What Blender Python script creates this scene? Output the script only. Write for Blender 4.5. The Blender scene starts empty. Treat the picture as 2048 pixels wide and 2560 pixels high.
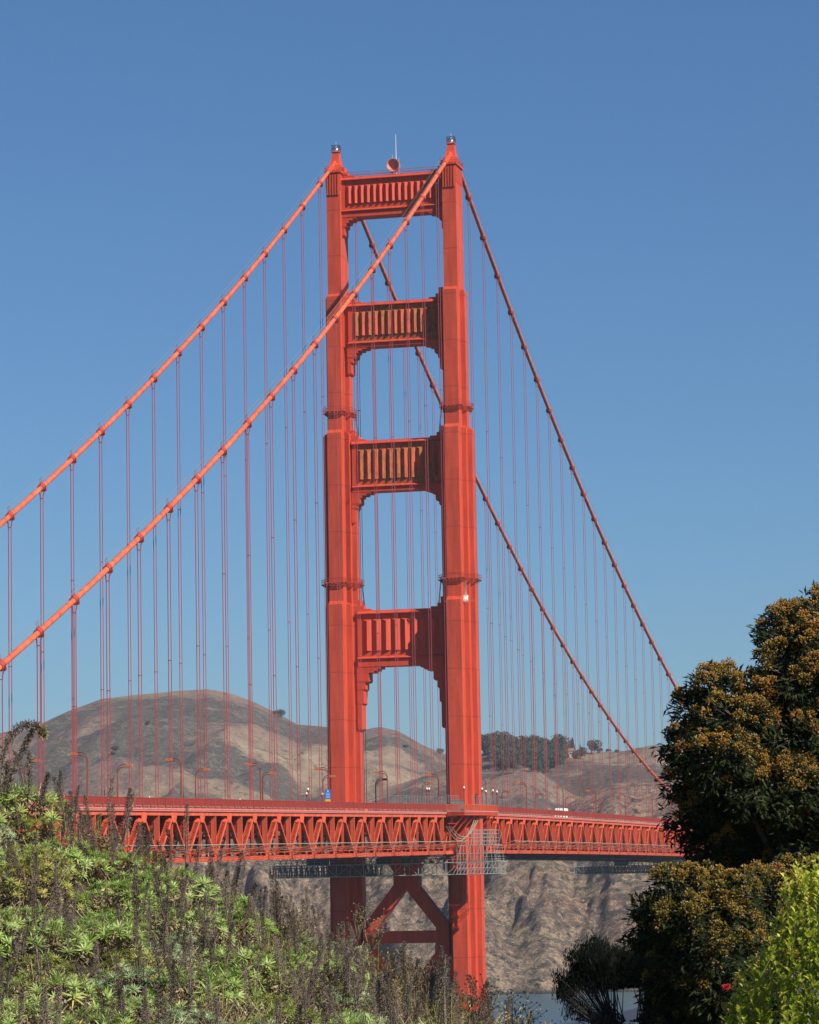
import bpy, math, random
from math import sin, cos, tan, pi, radians, sqrt, atan2
from mathutils import Vector, Matrix, noise as mnoise
random.seed(11)
S = bpy.context.scene
COL = S.collection
# ------------------------------------------------------------------ camera
CAM = Vector((175.915, -714.987, 56.552)); YAW, PIT, ROL, FPX = 0.238659, 0.117943, -0.018543, 8116.07
_f = Vector((-sin(YAW)*cos(PIT), cos(YAW)*cos(PIT), sin(PIT))); _r = Vector((cos(YAW), sin(YAW), 0)); _u = _r.cross(_f)
CR = _r*cos(ROL) + _u*sin(ROL); CU = _u*cos(ROL) - _r*sin(ROL); CF = _f
FH = Vector((-sin(YAW), cos(YAW), 0)); RH = Vector((cos(YAW), sin(YAW), 0))
cam = bpy.data.cameras.new('camera'); co = bpy.data.objects.new('camera', cam); COL.objects.link(co)
M = Matrix((CR, CU, -CF)).transposed().to_4x4(); M.translation = CAM; co.matrix_world = M
cam.sensor_fit = 'HORIZONTAL'; cam.sensor_width = 36; cam.lens = FPX/2048*36; cam.clip_start = 1; cam.clip_end = 60000
S.camera = co
def ray(px, py): return (CF + CR*((px-1024)/FPX) - CU*((py-1280)/FPX))
def at_d(px, py, d):            # point seen at a photo pixel, d metres ahead of the viewpoint
    v = ray(px, py); return CAM + v*(d/v.dot(FH))
def rd(r, d, h): return CAM + RH*r + FH*d + Vector((0, 0, h))
# ------------------------------------------------------------------ helpers
class MB:
    def __init__(s): s.v = []; s.f = []
    def add(s, vs, fs):
        o = len(s.v); s.v.extend([tuple(v) for v in vs]); s.f.extend([tuple(i+o for i in f) for f in fs]); return s
    def box(s, x0, x1, y0, y1, z0, z1):
        return s.add([(x0,y0,z0),(x1,y0,z0),(x1,y1,z0),(x0,y1,z0),(x0,y0,z1),(x1,y0,z1),(x1,y1,z1),(x0,y1,z1)],
                     [(3,2,1,0),(4,5,6,7),(0,1,5,4),(1,2,6,5),(2,3,7,6),(3,0,4,7)])
    def frus(s, a, b):          # a, b = (x0,x1,y0,y1,z)
        x0,x1,y0,y1,z = a; X0,X1,Y0,Y1,Z = b
        return s.add([(x0,y0,z),(x1,y0,z),(x1,y1,z),(x0,y1,z),(X0,Y0,Z),(X1,Y0,Z),(X1,Y1,Z),(X0,Y1,Z)],
                     [(3,2,1,0),(4,5,6,7),(0,1,5,4),(1,2,6,5),(2,3,7,6),(3,0,4,7)])
    def bar(s, p, q, w, h=None, side=Vector((1,0,0))):     # w along side, h across
        h = h or w; p = Vector(p); q = Vector(q); d = (q-p).normalized(); side = Vector(side)
        a = side - d*side.dot(d)
        if a.length < 1e-4: a = d.orthogonal()
        a.normalize(); b = d.cross(a); a = a*(w/2); b = b*(h/2)
        return s.add([p-a-b,p+a-b,p+a+b,p-a+b,q-a-b,q+a-b,q+a+b,q-a+b],[(3,2,1,0),(4,5,6,7),(0,1,5,4),(1,2,6,5),(2,3,7,6),(3,0,4,7)])
    def tube(s, pts, rad, n=8, cap=True):
        pts = [Vector(p) for p in pts]; m = len(pts); rs = rad if isinstance(rad, (list, tuple)) else [rad]*m
        o = len(s.v); ref = None
        for i, p in enumerate(pts):
            d = (pts[min(i+1,m-1)] - pts[max(i-1,0)]).normalized()
            if ref is None: ref = d.orthogonal().normalized()
            a = (ref - d*ref.dot(d)).normalized(); ref = a; b = d.cross(a)
            for k in range(n):
                t = 2*pi*k/n; s.v.append(tuple(p + (a*cos(t) + b*sin(t))*rs[i]))
        for i in range(m-1):
            for k in range(n):
                k2 = (k+1) % n; s.f.append((o+i*n+k, o+i*n+k2, o+(i+1)*n+k2, o+(i+1)*n+k))
        if cap: s.f.append(tuple(o+k for k in range(n-1,-1,-1))); s.f.append(tuple(o+(m-1)*n+k for k in range(n)))
        return s
    def build(s, name, mat, parent=None, smooth=False):
        me = bpy.data.meshes.new(name); me.from_pydata(s.v, [], s.f); me.update()
        if smooth: me.polygons.foreach_set('use_smooth', [True]*len(me.polygons))
        me.materials.append(mat); o = bpy.data.objects.new(name, me); COL.objects.link(o)
        if parent: o.parent = parent
        return o
def tag(o, label=None, cat=None, group=None, kind=None):
    for k, v in (('label', label), ('category', cat), ('group', group), ('kind', kind)):
        if v: o[k] = v
    return o
def thing(name, loc, label, cat, group=None):
    o = bpy.data.objects.new(name, None); COL.objects.link(o); o.location = loc; o.empty_display_size = 1
    return tag(o, label, cat, group)
def child(o, parent):           # parent without moving
    o.parent = parent; o.matrix_parent_inverse = Matrix.Translation(-Vector(parent.location)); return o
def inst(src, parent=None, loc=None, rot=None, scale=None):
    o = src.copy(); COL.objects.link(o)
    if parent: o.parent = parent
    if loc is not None: o.location = loc
    if rot is not None: o.rotation_euler = rot
    if scale is not None: o.scale = scale if hasattr(scale, '__len__') else (scale,)*3
    return o
ORD = ['first','second','third','fourth','fifth','sixth','seventh','eighth','ninth','tenth','eleventh','twelfth','thirteenth','fourteenth','fifteenth','sixteenth','seventeenth','eighteenth','nineteenth','twentieth']
def ordn(n): return ORD[n-1] if n <= 20 else (['twenty','thirty','forty','fifty','sixty','seventy'][n//10-2] + '-' + ORD[n%10-1] if n % 10 else ['twentieth','thirtieth','fortieth','fiftieth','sixtieth','seventieth'][n//10-2])
# ------------------------------------------------------------------ materials
def mat_new(name):
    m = bpy.data.materials.new(name); m.use_nodes = True; nt = m.node_tree; b = nt.nodes['Principled BSDF']; return m, nt, b
def ramp(nt, fac, stops):
    r = nt.nodes.new('ShaderNodeValToRGB'); e = r.color_ramp.elements
    while len(e) < len(stops): e.new(0.5)
    for i, (p, c) in enumerate(stops): e[i].position = p; e[i].color = (*c, 1)
    nt.links.new(fac, r.inputs[0]); return r.outputs[0]
def coords(nt, scale=(1,1,1), kind='Object', rot=(0,0,0)):
    t = nt.nodes.new('ShaderNodeTexCoord'); mp = nt.nodes.new('ShaderNodeMapping'); mp.inputs['Scale'].default_value = scale; mp.inputs['Rotation'].default_value = rot
    nt.links.new(t.outputs[kind], mp.inputs[0]); return mp.outputs[0]
def noise(nt, vec, scale, detail=5, rough=0.55, dist=0.0):
    n = nt.nodes.new('ShaderNodeTexNoise'); n.inputs['Scale'].default_value = scale; n.inputs['Detail'].default_value = detail
    n.inputs['Roughness'].default_value = rough; n.inputs['Distortion'].default_value = dist
    if vec: nt.links.new(vec, n.inputs['Vector'])
    return n.outputs['Fac']
def mix(nt, fac, a, b, mode='MIX'):
    n = nt.nodes.new('ShaderNodeMix'); n.data_type = 'RGBA'; n.blend_type = mode
    for sock, v in ((n.inputs[0], fac), (n.inputs[6], a), (n.inputs[7], b)):
        if hasattr(v, 'is_linked'): nt.links.new(v, sock)
        elif isinstance(v, (int, float)): sock.default_value = v
        else: sock.default_value = (*v, 1)
    return n.outputs[2]
def math_(nt, op, a, b=None, c=None):
    n = nt.nodes.new('ShaderNodeMath'); n.operation = op
    for i, v in enumerate((a, b, c)):
        if v is None: continue
        if hasattr(v, 'is_linked'): nt.links.new(v, n.inputs[i])
        else: n.inputs[i].default_value = v
    return n.outputs[0]
def bump(nt, b, h, strength=0.4, dist=1.0):
    n = nt.nodes.new('ShaderNodeBump'); n.inputs['Strength'].default_value = strength; n.inputs['Distance'].default_value = dist
    nt.links.new(h, n.inputs['Height']); nt.links.new(n.outputs[0], b.inputs['Normal'])
def plain(name, c, rough=0.6, metal=0.0, var=0.12, scale=2.0):
    m, nt, b = mat_new(name); n = noise(nt, coords(nt), scale, 4)
    nt.links.new(ramp(nt, n, [(0.3, tuple(x*(1-var) for x in c)), (0.7, tuple(min(1, x*(1+var)) for x in c))]), b.inputs['Base Color'])
    b.inputs['Roughness'].default_value = rough; b.inputs['Metallic'].default_value = metal; return m
ORANGE = (0.53, 0.070, 0.030)
def paint(name, c=ORANGE, var=0.14, seams=False, streak=0.3, rough=0.55, dirt=0.0):
    m, nt, b = mat_new(name); vec = coords(nt)
    n1 = noise(nt, coords(nt, (1, 1, 0.12)), 0.9, 6, 0.6); n2 = noise(nt, vec, 0.25, 6, 0.65)
    col = ramp(nt, n1, [(0.25, tuple(x*(1-var*1.5) for x in c)), (0.55, c), (0.8, (min(1, c[0]*(1+var)), c[1]*(1+var*2), c[2]*(1+var*2.4)))])
    col = mix(nt, math_(nt, 'MULTIPLY', ramp(nt, noise(nt, coords(nt, (2.2, 2.2, 0.07)), 1.0, 6, 0.7), [(0.55, (0,0,0)), (0.72, (1,1,1))]), 0.55), col, (c[0]*0.55, c[1]*0.8, c[2]*0.9))
    col = mix(nt, math_(nt, 'MULTIPLY', ramp(nt, n2, [(0.45, (0,0,0)), (0.7, (1,1,1))]), streak), col, (c[0]*0.62, c[1]*0.85, c[2]*0.9))
    if seams:
        sx = nt.nodes.new('ShaderNodeSeparateXYZ'); nt.links.new(vec, sx.inputs[0])
        fz = math_(nt, 'FRACT', math_(nt, 'DIVIDE', sx.outputs[2], 10.7))
        lin = math_(nt, 'LESS_THAN', fz, 0.02); col = mix(nt, math_(nt, 'MULTIPLY', lin, 0.55), col, (c[0]*0.4, c[1]*0.5, c[2]*0.5))
        bk = nt.nodes.new('ShaderNodeTexBrick'); bk.inputs['Scale'].default_value = 1; bk.inputs['Brick Width'].default_value = 1.07; bk.inputs['Row Height'].default_value = 0.53; bk.inputs['Mortar Size'].default_value = 0.02
        cv = nt.nodes.new('ShaderNodeCombineXYZ'); nt.links.new(math_(nt, 'ADD', sx.outputs[0], sx.outputs[1]), cv.inputs[0]); nt.links.new(sx.outputs[2], cv.inputs[1])
        nt.links.new(cv.outputs[0], bk.inputs[0]); bk.inputs['Color1'].default_value = (1,1,1,1); bk.inputs['Color2'].default_value = (0.93,0.93,0.93,1); bk.inputs['Mortar'].default_value = (0.8,0.8,0.8,1)
        col = mix(nt, 0.8, col, bk.outputs[0], 'MULTIPLY')
    if dirt:
        d = noise(nt, coords(nt, (1.3, 1.3, 0.5)), 0.6, 8, 0.7); dm = ramp(nt, d, [(0.40, (0,0,0)), (0.53, (1,1,1))])
        d2 = noise(nt, coords(nt, (1.6, 1.6, 0.8)), 1.1, 6, 0.7)
        dc = ramp(nt, d2, [(0.30, (0.030,0.016,0.010)), (0.42, (0.13,0.045,0.014)), (0.54, (0.235,0.090,0.020)), (0.70, (0.25,0.135,0.028))])
        col = mix(nt, math_(nt, 'MULTIPLY', dm, dirt), col, dc)
    nt.links.new(col, b.inputs['Base Color']); b.inputs['Roughness'].default_value = rough
    b.inputs['Specular IOR Level'].default_value = 0.25; return m
def leafmat(name, stops, rough=0.55, trans=0.25, spec=0.3):
    m, nt, b = mat_new(name); g = nt.nodes.new('ShaderNodeNewGeometry'); oi = nt.nodes.new('ShaderNodeObjectInfo')
    n = noise(nt, coords(nt), 0.9, 3)
    fac = math_(nt, 'ADD', math_(nt, 'MULTIPLY', g.outputs['Random Per Island'], 0.6), math_(nt, 'MULTIPLY', math_(nt, 'SUBTRACT', n, 0.3), 1.0))
    fac = math_(nt, 'ADD', fac, math_(nt, 'MULTIPLY', math_(nt, 'SUBTRACT', oi.outputs['Random'], 0.5), 0.35))
    col = ramp(nt, fac, stops); nt.links.new(col, b.inputs['Base Color']); b.inputs['Roughness'].default_value = rough; b.inputs['Specular IOR Level'].default_value = spec
    if trans:
        t = nt.nodes.new('ShaderNodeBsdfTranslucent'); ms = nt.nodes.new('ShaderNodeMixShader'); ms.inputs[0].default_value = trans
        nt.links.new(mix(nt, 0.5, col, (0.25, 0.32, 0.03), 'MULTIPLY') if False else col, t.inputs[0])
        nt.links.new(b.outputs[0], ms.inputs[1]); nt.links.new(t.outputs[0], ms.inputs[2]); nt.links.new(ms.outputs[0], nt.nodes['Material Output'].inputs[0])
    return m
P = dict(
 leg=paint('orange_plate_paint', (0.50,0.063,0.030), 0.2, seams=True), strut=paint('orange_strut_paint', (0.52,0.058,0.026), 0.2), dirty=paint('weathered_primer_paint', dirt=0.8),
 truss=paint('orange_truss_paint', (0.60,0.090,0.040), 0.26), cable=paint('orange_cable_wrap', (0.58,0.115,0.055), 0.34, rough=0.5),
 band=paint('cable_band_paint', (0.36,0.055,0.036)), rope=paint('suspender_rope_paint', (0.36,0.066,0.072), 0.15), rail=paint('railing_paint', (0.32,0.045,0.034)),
 inner=paint('shade_darkened_inner_steel', (0.30,0.036,0.024), 0.25), fascia=paint('faded_fascia_paint', (0.55,0.17,0.13)), dark=plain('dark_steel', (0.035,0.03,0.035), 0.7), conc=plain('concrete', (0.36,0.34,0.31), 0.9, var=0.2),  # inner steel: truss paint darkened to stand in for shade inside the openings
 asph=plain('asphalt', (0.055,0.055,0.055), 0.9), net=plain('grey_net_steel', (0.27,0.24,0.19), 0.6), galv=plain('galvanised_tube', (0.42,0.42,0.40), 0.5, 0.3), gantry=plain('gantry_grey', (0.30,0.31,0.26), 0.6),
 gdark=plain('gantry_dark', (0.085,0.095,0.10), 0.7), white=plain('white_enamel', (0.78,0.78,0.76), 0.4, var=0.05), canvas=plain('white_canvas', (0.72,0.66,0.58), 0.8), glass=plain('dark_glass', (0.04,0.06,0.09), 0.1),
 blue=plain('blue_sign_face', (0.02,0.14,0.52), 0.4, var=0.05), yellow=plain('yellow_sign_face', (0.75,0.40,0.02), 0.4, var=0.05), signtxt=plain('pale_sign_print', (0.45,0.6,0.8), 0.5, var=0.03),
 lampr=paint('lamp_post_paint', (0.16,0.028,0.02)), lamph=paint('lamp_head_paint', (0.42,0.12,0.045)), wire=plain('fence_wire', (0.22,0.21,0.20), 0.6), globe=plain('white_globe', (0.8,0.72,0.66), 0.25, var=0.03), gpanel=plain('grey_panel', (0.16,0.16,0.15), 0.7),
 skin=plain('skin', (0.42,0.24,0.17), 0.6), cloth=plain('white_jersey', (0.75,0.75,0.70), 0.8), rubber=plain('black_rubber', (0.02,0.02,0.02), 0.8))
# ------------------------------------------------------------------ bridge dimensions
H = 13.716; PAN = 15.24; YC = -1.1
def zcab(y):
    if y < 0: return 227 + 0.570708*(y) + 0.000335*y*y
    return 227 - 146.243*(1-((640-y)/640)**2)
def ztop(y):
    y = min(y, 420)
    return 74.62 + 0.0176*y if y < 0 else 74.62 + 0.0105*y - 0.0000125*y*y      # top of the stiffening truss
def zbot(y):
    y = min(y, 420)
    return 65.9 + 0.0152*y if y < 0 else 65.95 + 0.0085*y - 0.00001*y*y           # underside of its bottom chord
# ------------------------------------------------------------------ tower
T = thing('bridge_tower', (0, YC, 13), 'tall orange-red art deco suspension bridge tower with two stepped legs and four portal struts', 'tower')
def tpart(mb, name, mat, parent=T): return child(mb.build(name, mat), T) if parent is T else kid(mb.build(name, mat), parent)
def kid(o, parent): o.parent = parent; return o
TIERS = [(194.5, 222.9, 3.4, None, None), (162.75, 194.5, 4.9, 1.5, None), (123.4, 162.75, 6.0, 2.8, 1.4), (13.5, 123.4, 7.1, 3.8, 1.6)]
def leg_mesh(cx):
    m = MB()
    for i, (z0, z1, hy, w1, w2) in enumerate(TIERS):
        hyu = TIERS[i-1][2] if i else hy; zz = z1-0.85 if i else z1; zl = z0-2.2 if i < 3 else z0
        c_ = 1.6+0.012*i
        m.box(cx-c_, cx+c_, YC-hy, YC+hy, zl, zz)
        if i: m.frus((cx-c_, cx+c_, YC-hy, YC+hy, zz), (cx-c_+0.004, cx+c_-0.004, YC-hyu-0.003, YC+hyu+0.003, z1))
        for w, ox, dz in ((w1, 2.66, 0.25), (w2, 3.72, 0.5)):
            ox += 0.013*i
            if w: m.box(cx-ox, cx+ox, YC-w, YC+w, zl+0.1*ox, z1-dz-0.5); m.frus((cx-ox, cx+ox, YC-w, YC+w, z1-dz-0.5), (cx-ox+0.5, cx+ox-0.5, YC-w+0.15, YC+w-0.15, z1-dz))
        if w1 and i < 3:      # small pier at mid height of the side panel
            pass
    # fluted crown of the shaft
    for k in range(5):
        x = cx-1.6+0.02+0.32+k*0.63
        for sy in (-1, 1): m.box(x-0.16, x+0.16, YC+sy*3.4-0.28 if sy < 0 else YC+3.4, YC-3.4 if sy < 0 else YC+3.68, 217.6, 222.4)
    for k in range(11):
        y = YC-3.1+k*0.62
        for sx in (-1, 1): m.box(cx+sx*1.6-(0.12 if sx < 0 else 0), cx+sx*1.6+(0.12 if sx > 0 else 0), y-0.17, y+0.17, 219.0, 222.4)
    m.box(cx-1.95, cx+1.95, YC-3.75, YC+3.75, 222.9, 223.3)
    return m
def rail_ring(m, x0, x1, y0, y1, z, h=1.1, w=0.05, step=1.2):
    for a, b in (((x0,y0),(x1,y0)), ((x1,y0),(x1,y1)), ((x1,y1),(x0,y1)), ((x0,y1),(x0,y0))):
        L = sqrt((b[0]-a[0])**2+(b[1]-a[1])**2); n = max(1, round(L/step))
        for hh in (h, h*0.55): m.bar((a[0],a[1],z+hh), (b[0],b[1],z+hh), w)
        for i in range(n): t = i/n; x, y = a[0]+(b[0]-a[0])*t, a[1]+(b[1]-a[1])*t; m.bar((x,y,z), (x,y,z+h), w)
for cx in (-H, H):
    lg = tpart(leg_mesh(cx), 'leg', P['leg'])
    for z, hy, w1, w2 in ((166.9, 6.0-1.1, 1.5, None), (127.5, 6.0, 2.8, 1.4)):
        pm = MB(); rects = [(1.6, hy), (2.66, w1)] + ([(3.72, w2)] if w2 else [])
        ex = 0.8
        # stepped walkway that follows the cross plan of the leg
        xs = [r[0]+ex for r in rects]; ys = [r[1]+ex for r in rects]
        poly = []
        for i in range(len(rects)):
            poly.append((xs[i], ys[i]))
            if i+1 < len(rects): poly.append((xs[i], ys[i+1]))
        quad = poly; ring = [(x, y) for x, y in quad] + [(x, -y) for x, y in reversed(quad)]
        ring = ring + [(-x, y) for x, y in [(a, b) for a, b in reversed(ring)]]
        for (ax, ay), (bx, by) in zip(ring, ring[1:]+ring[:1]):
            A = Vector((cx+ax, YC+ay, z)); B = Vector((cx+bx, YC+by, z)); L = (B-A).length
            if L < 0.05: continue
            nrm = Vector((cx, YC, z))-(A+B)/2
            pm.bar(A, B, 0.12, 0.12)
            for hh in (0.6, 1.15): pm.bar(A+Vector((0,0,hh)), B+Vector((0,0,hh)), 0.055)
            n = max(1, round(L/1.0))
            for i in range(n):
                p = A+(B-A)*(i/n); pm.bar(p, p+Vector((0,0,1.15)), 0.05)
                d = (B-A).normalized(); inw = Vector((-d.y, d.x, 0)); inw = inw if inw.dot(nrm) > 0 else -inw
                pm.bar(p, p+inw*.78+Vector((0,0,-0.6)), 0.09); pm.bar(p, p+inw*.78, 0.3, 0.07)
        kid(pm.build('walkway', P['rail']), lg).matrix_parent_inverse = Matrix.Identity(4)
    # inspection ladder below each walkway on the inner face
    lm = MB(); sx = 1 if cx < 0 else -1; x = cx+sx*3.3
    for z0, z1 in ((160.6, 166.9), (121.5, 128.4)):
        xx = cx+sx*(2.66+1.1 if z0 > 150 else 4.6)
        for dy in (-0.35, 0.35): lm.bar((xx-sx*0.2, YC+dy, z1), (xx+sx*0.5, YC+dy, z0), 0.1)
        for k in range(10): t = k/9; lm.bar((xx-sx*0.2+sx*0.7*t, YC-0.35, z1+(z0-z1)*t), (xx-sx*0.2+sx*0.7*t, YC+0.35, z1+(z0-z1)*t), 0.09)
    kid(lm.build('ladder', P['dark']), lg)
    # saddle housing and beacon
    hm = MB(); secs = [(223.3,1.7,3.35),(224.2,1.45,2.5),(225.4,1.2,1.6),(226.6,0.98,1.05),(228.3,0.72,0.75)]
    for a, b in zip(secs, secs[1:]): hm.frus((cx-a[1], cx+a[1], YC-a[2], YC+a[2], a[0]), (cx-b[1], cx+b[1], YC-b[2], YC+b[2], b[0]))
    hm.box(cx-0.95, cx+0.95, YC-0.95, YC+0.95, 228.3, 228.5)
    hs = tpart(hm, 'saddle_housing', P['strut'])
    bm_ = MB(); rail_ring(bm_, cx-0.85, cx+0.85, YC-0.85, YC+0.85, 228.5, 1.45, 0.09, 0.85)
    for k in range(4): bm_.bar((cx+0.85*cos(k*pi/2+.78)*1.3, YC+0.85*sin(k*pi/2+.78)*1.3, 229.95), (cx, YC, 230.2), 0.06)
    kid(bm_.build('beacon_cage', P['dark']), hs)
    bl = MB(); bl.tube([(cx, YC, 228.5), (cx, YC, 228.8)], 0.35, 12); bl.tube([(cx,YC,228.8),(cx,YC,229.0),(cx,YC,229.35),(cx,YC,229.6)], [0.3,0.45,0.42,0.1], 12); bl.tube([(cx,YC,229.6),(cx,YC,230.9)], 0.035, 6)
    kid(bl.build('beacon_lamp', P['globe']), hs)
    tr = MB(); rail_ring(tr, cx-1.9, cx+1.9, YC-3.7, YC+3.7, 223.3, 1.1, 0.07, 0.9); kid(tr.build('guard_rail', P['rail']), hs)
# portal struts: ledges, fluted panels and stepped haunches
STR = [(221.95, 214.2, 212.5, 12.15, 15, 4.4, 'strut'), (192.3, 183.2, 182.0, 11.0, 13, 6.3, 'dirty'), (160.3, 149.9, 148.5, 10.6, 11, 7.2, 'dirty'), (121.3, 110.65, 108.5, 10.0, 8, 14.4, 'strut')]
for zt, zl, zs, hx, nf, hh, mk in STR:
    m = MB(); f = 1.75; pn = MB()
    pn.box(-hx-0.1, hx+0.1, YC-f, YC+f, zs+0.42, zt-0.7)                                   # web box
    for sy in (-1, 1):
        y0, y1 = (YC-f-0.75, YC-f) if sy < 0 else (YC+f, YC+f+0.75)
        # upper ledge with sloping top, lower ledge
        yo, yi = (y0, y1) if sy < 0 else (y1, y0)
        for za, zb2 in ((zt-0.7, zt-0.15), (zl-0.25, zl+0.15)):
            a, b = min(yo, yi), max(yo, yi)
            m.frus((-hx, hx, a, b, za-0.12), (-hx, hx, a, b, za)); m.frus((-hx, hx, a, b, za), (-hx, hx, (yi-0.1*sy*-1) if sy > 0 else yi-0.1, yi if sy < 0 else yi+0.1, zb2) if sy < 0 else (-hx, hx, yi, yi+0.1, zb2))
        # fluted prisms
        zb, zh = zl+1.45, zt-2.0; x0, x1 = -hx+1.05, hx-1.05; pw = (x1-x0)/nf; yf = YC+sy*f; yr = YC+sy*(f+0.66)
        for k in range(nf):
            xa = x0+k*pw; xm = xa+pw*0.57; xb = xa+pw; e = sy*0.003
            pn.add([(xa+0.02,yf+e,zb),(xb-0.02,yf+e,zb),(xm,yr,zb),(xa+0.02,yf+e,zh),(xb-0.02,yf+e,zh),(xm,yr,zh-0.45)], [(0,1,2),(3,5,4),(0,2,5,3),(2,1,4,5),(1,0,3,4)] if sy > 0 else [(2,1,0),(4,5,3),(3,5,2,0),(5,4,1,2),(4,3,0,1)])
        # raised border of the panel
        m.box(-hx, -hx+0.95, YC+sy*f-(0.18 if sy < 0 else 0), YC+sy*f+(0.18 if sy > 0 else 0), zl+0.2, zt-0.9)
        m.box(hx-0.95, hx, YC+sy*f-(0.18 if sy < 0 else 0), YC+sy*f+(0.18 if sy > 0 else 0), zl+0.2, zt-0.9)
    pn.box(-hx+.02, hx-.02, YC-f-0.02, YC+f+0.02, zl+.16, zl+.17); m.box(-hx, hx, YC-f-0.35, YC+f+0.35, zs, zl-0.4)
    m.box(-hx-0.1, hx+0.1, YC-f-0.05, YC+f+0.05, zt-0.7, zt)
    st = tpart(m, 'strut', P['strut']); kid(pn.build('fluted_panel', P[mk]), st)
    # stepped corbels under each end and small steps above
    if hh < 5: prof = [(3.6,0.35),(2.6,0.7),(1.7,1.3),(1.05,2.4),(0.6,hh)]
    elif hh < 10: prof = [(4.3,0.4),(3.2,0.8),(2.2,1.3),(1.75,hh*.4),(0.95,hh*.55),(0.5,hh*1.0)]
    else: prof = [(5.4,0.5),(4.6,0.95),(3.8,1.35),(2.45,3.6),(1.6,5.4),(1.15,8.6),(0.75,hh)]
    for sx in (-1, 1):
        c = MB(); xb = hx
        last = 0
        for i, (px_, zd) in enumerate(prof):
            xa, xo = sorted((sx*(xb+0.3), sx*(xb-px_))); fy = f+0.25-0.03*i
            top = zs-last+0.0 if i else zs+0.1
            c.box(xa, xo, YC-fy, YC+fy, zs-zd+(0.35 if zd-last > 1 else 0), top)
            if zd-last > 1:      # chamfered foot of each block
                xi = sx*(xb-px_+0.35); a2, b2 = sorted((sx*(xb+0.3), xi))
                c.frus((a2, b2, YC-fy+0.1, YC+fy-0.1, zs-zd), (xa, xo, YC-fy, YC+fy, zs-zd+0.35))
            last = zd
        kid(c.build('haunch', P['strut']), st).matrix_parent_inverse = Matrix.Identity(4); c = MB()
        for px_, zd in ((3.0, 0.45), (1.4, 1.2), (0.6, 2.6)):
            xa, xo = sorted((sx*(xb+0.3), sx*(xb-px_))); c.box(xa, xo, YC-1.2-0.02*zd, YC+1.2+0.02*zd, zt-0.05, zt+zd)
        kid(c.build('stepped_block', P['strut']), st)
rl = MB()
for y in (YC-1.5, YC+1.5):
    for hh in (0.6, 1.1): rl.bar((-11.5, y, 221.95+hh), (11.5, y, 221.95+hh), 0.06)
    for k in range(16): x = -11.4+k*1.52; rl.bar((x, y, 221.9), (x, y, 223.05), 0.06)
tpart(rl, 'guard_rail', P['rail'])
# lower bracing below the roadway
br = MB(); yb0, yb1 = YC-1.5, YC+1.5
for zc_, za_, zt_ in ((60.6, 47.7, 76.0), (33.6, 20.5, 46.6)):
    for sx in (-1, 1):
        br.bar((sx*0.2, YC, zc_-0.4), (sx*10.6, YC, za_-0.6), 3.0-0.02*sx, 2.75, (0,1,0)); br.bar((sx*0.2, YC, zc_+0.4), (sx*10.6, YC, zt_), 3.04-0.02*sx, 2.75, (0,1,0))
    br.box(-2.7, 3.1, YC-1.56, YC+1.56, zc_-2.9, zc_+2.4)
br.box(-10.4, 10.4, YC-1.45, YC+1.45, 46.2, 48.95)
for sx in (-1, 1): xa, xb = sorted((sx*6.9, sx*10.4)); br.box(xa, xb, YC-1.6, YC+1.6, 43.4, 50.4)
tpart(br, 'cross_bracing', P['strut'])
# fittings on the near leg: gantry brackets, tarpaulin, grey panel at its foot
fm = MB()
for k, z in enumerate((54.8, 52.3, 49.6)): fm.frus((11.6+0.5*k, 13.6, YC-8.3, YC-7.1, z-0.5), (11.6+0.5*k, 13.9, YC-8.9, YC-7.1, z))
fm.bar((13.4, YC-7.3, 50), (13.4, YC-7.3, 61), 0.35); fm.bar((14.6, YC-7.3, 55), (14.6, YC-7.3, 61), 0.3)
tpart(fm, 'bracket', P['strut'])
cm = MB(); random.seed(3)
for i in range(6):
    for j in range(5):
        pass
gv = []; gf = []
for i in range(7):
    for j in range(6): gv.append((15.35+i*0.19, YC-4.0-0.18*random.random()-0.2*sin(j), 122.0+j*0.34+0.1*random.random()))
for i in range(6):
    for j in range(5): a = i*6+j; gf.append((a, a+6, a+7, a+1))
cm.add(gv, gf)
for k in range(5): cm.bar((15.75+0.06*k, YC-3.95, 123.6), (15.8+0.03*k, YC-3.95, 127.0), 0.09, 0.05)
tpart(cm, 'tarpaulin', P['canvas'])
gp = MB(); gp.box(12.3, 15.2, YC-7.3, YC-7.1, 75.6, 77.6); gp.box(12.2, 15.3, YC-7.36, YC-7.1, 77.6, 77.75)
tpart(gp, 'panel', P['gpanel'])
pier = MB(); ring0 = [(22*cos(a), YC+14*sin(a)) for a in [2*pi*k/40 for k in range(40)]]
n = len(ring0); pier.add([(x*1.15, YC+(y-YC)*1.15, -8) for x, y in ring0]+[(x, y, 13.5) for x, y in ring0], [(k, (k+1) % n, n+(k+1) % n, n+k) for k in range(n)]+[tuple(range(n, 2*n))])
tpart(pier, 'pier', P['conc'])
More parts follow.
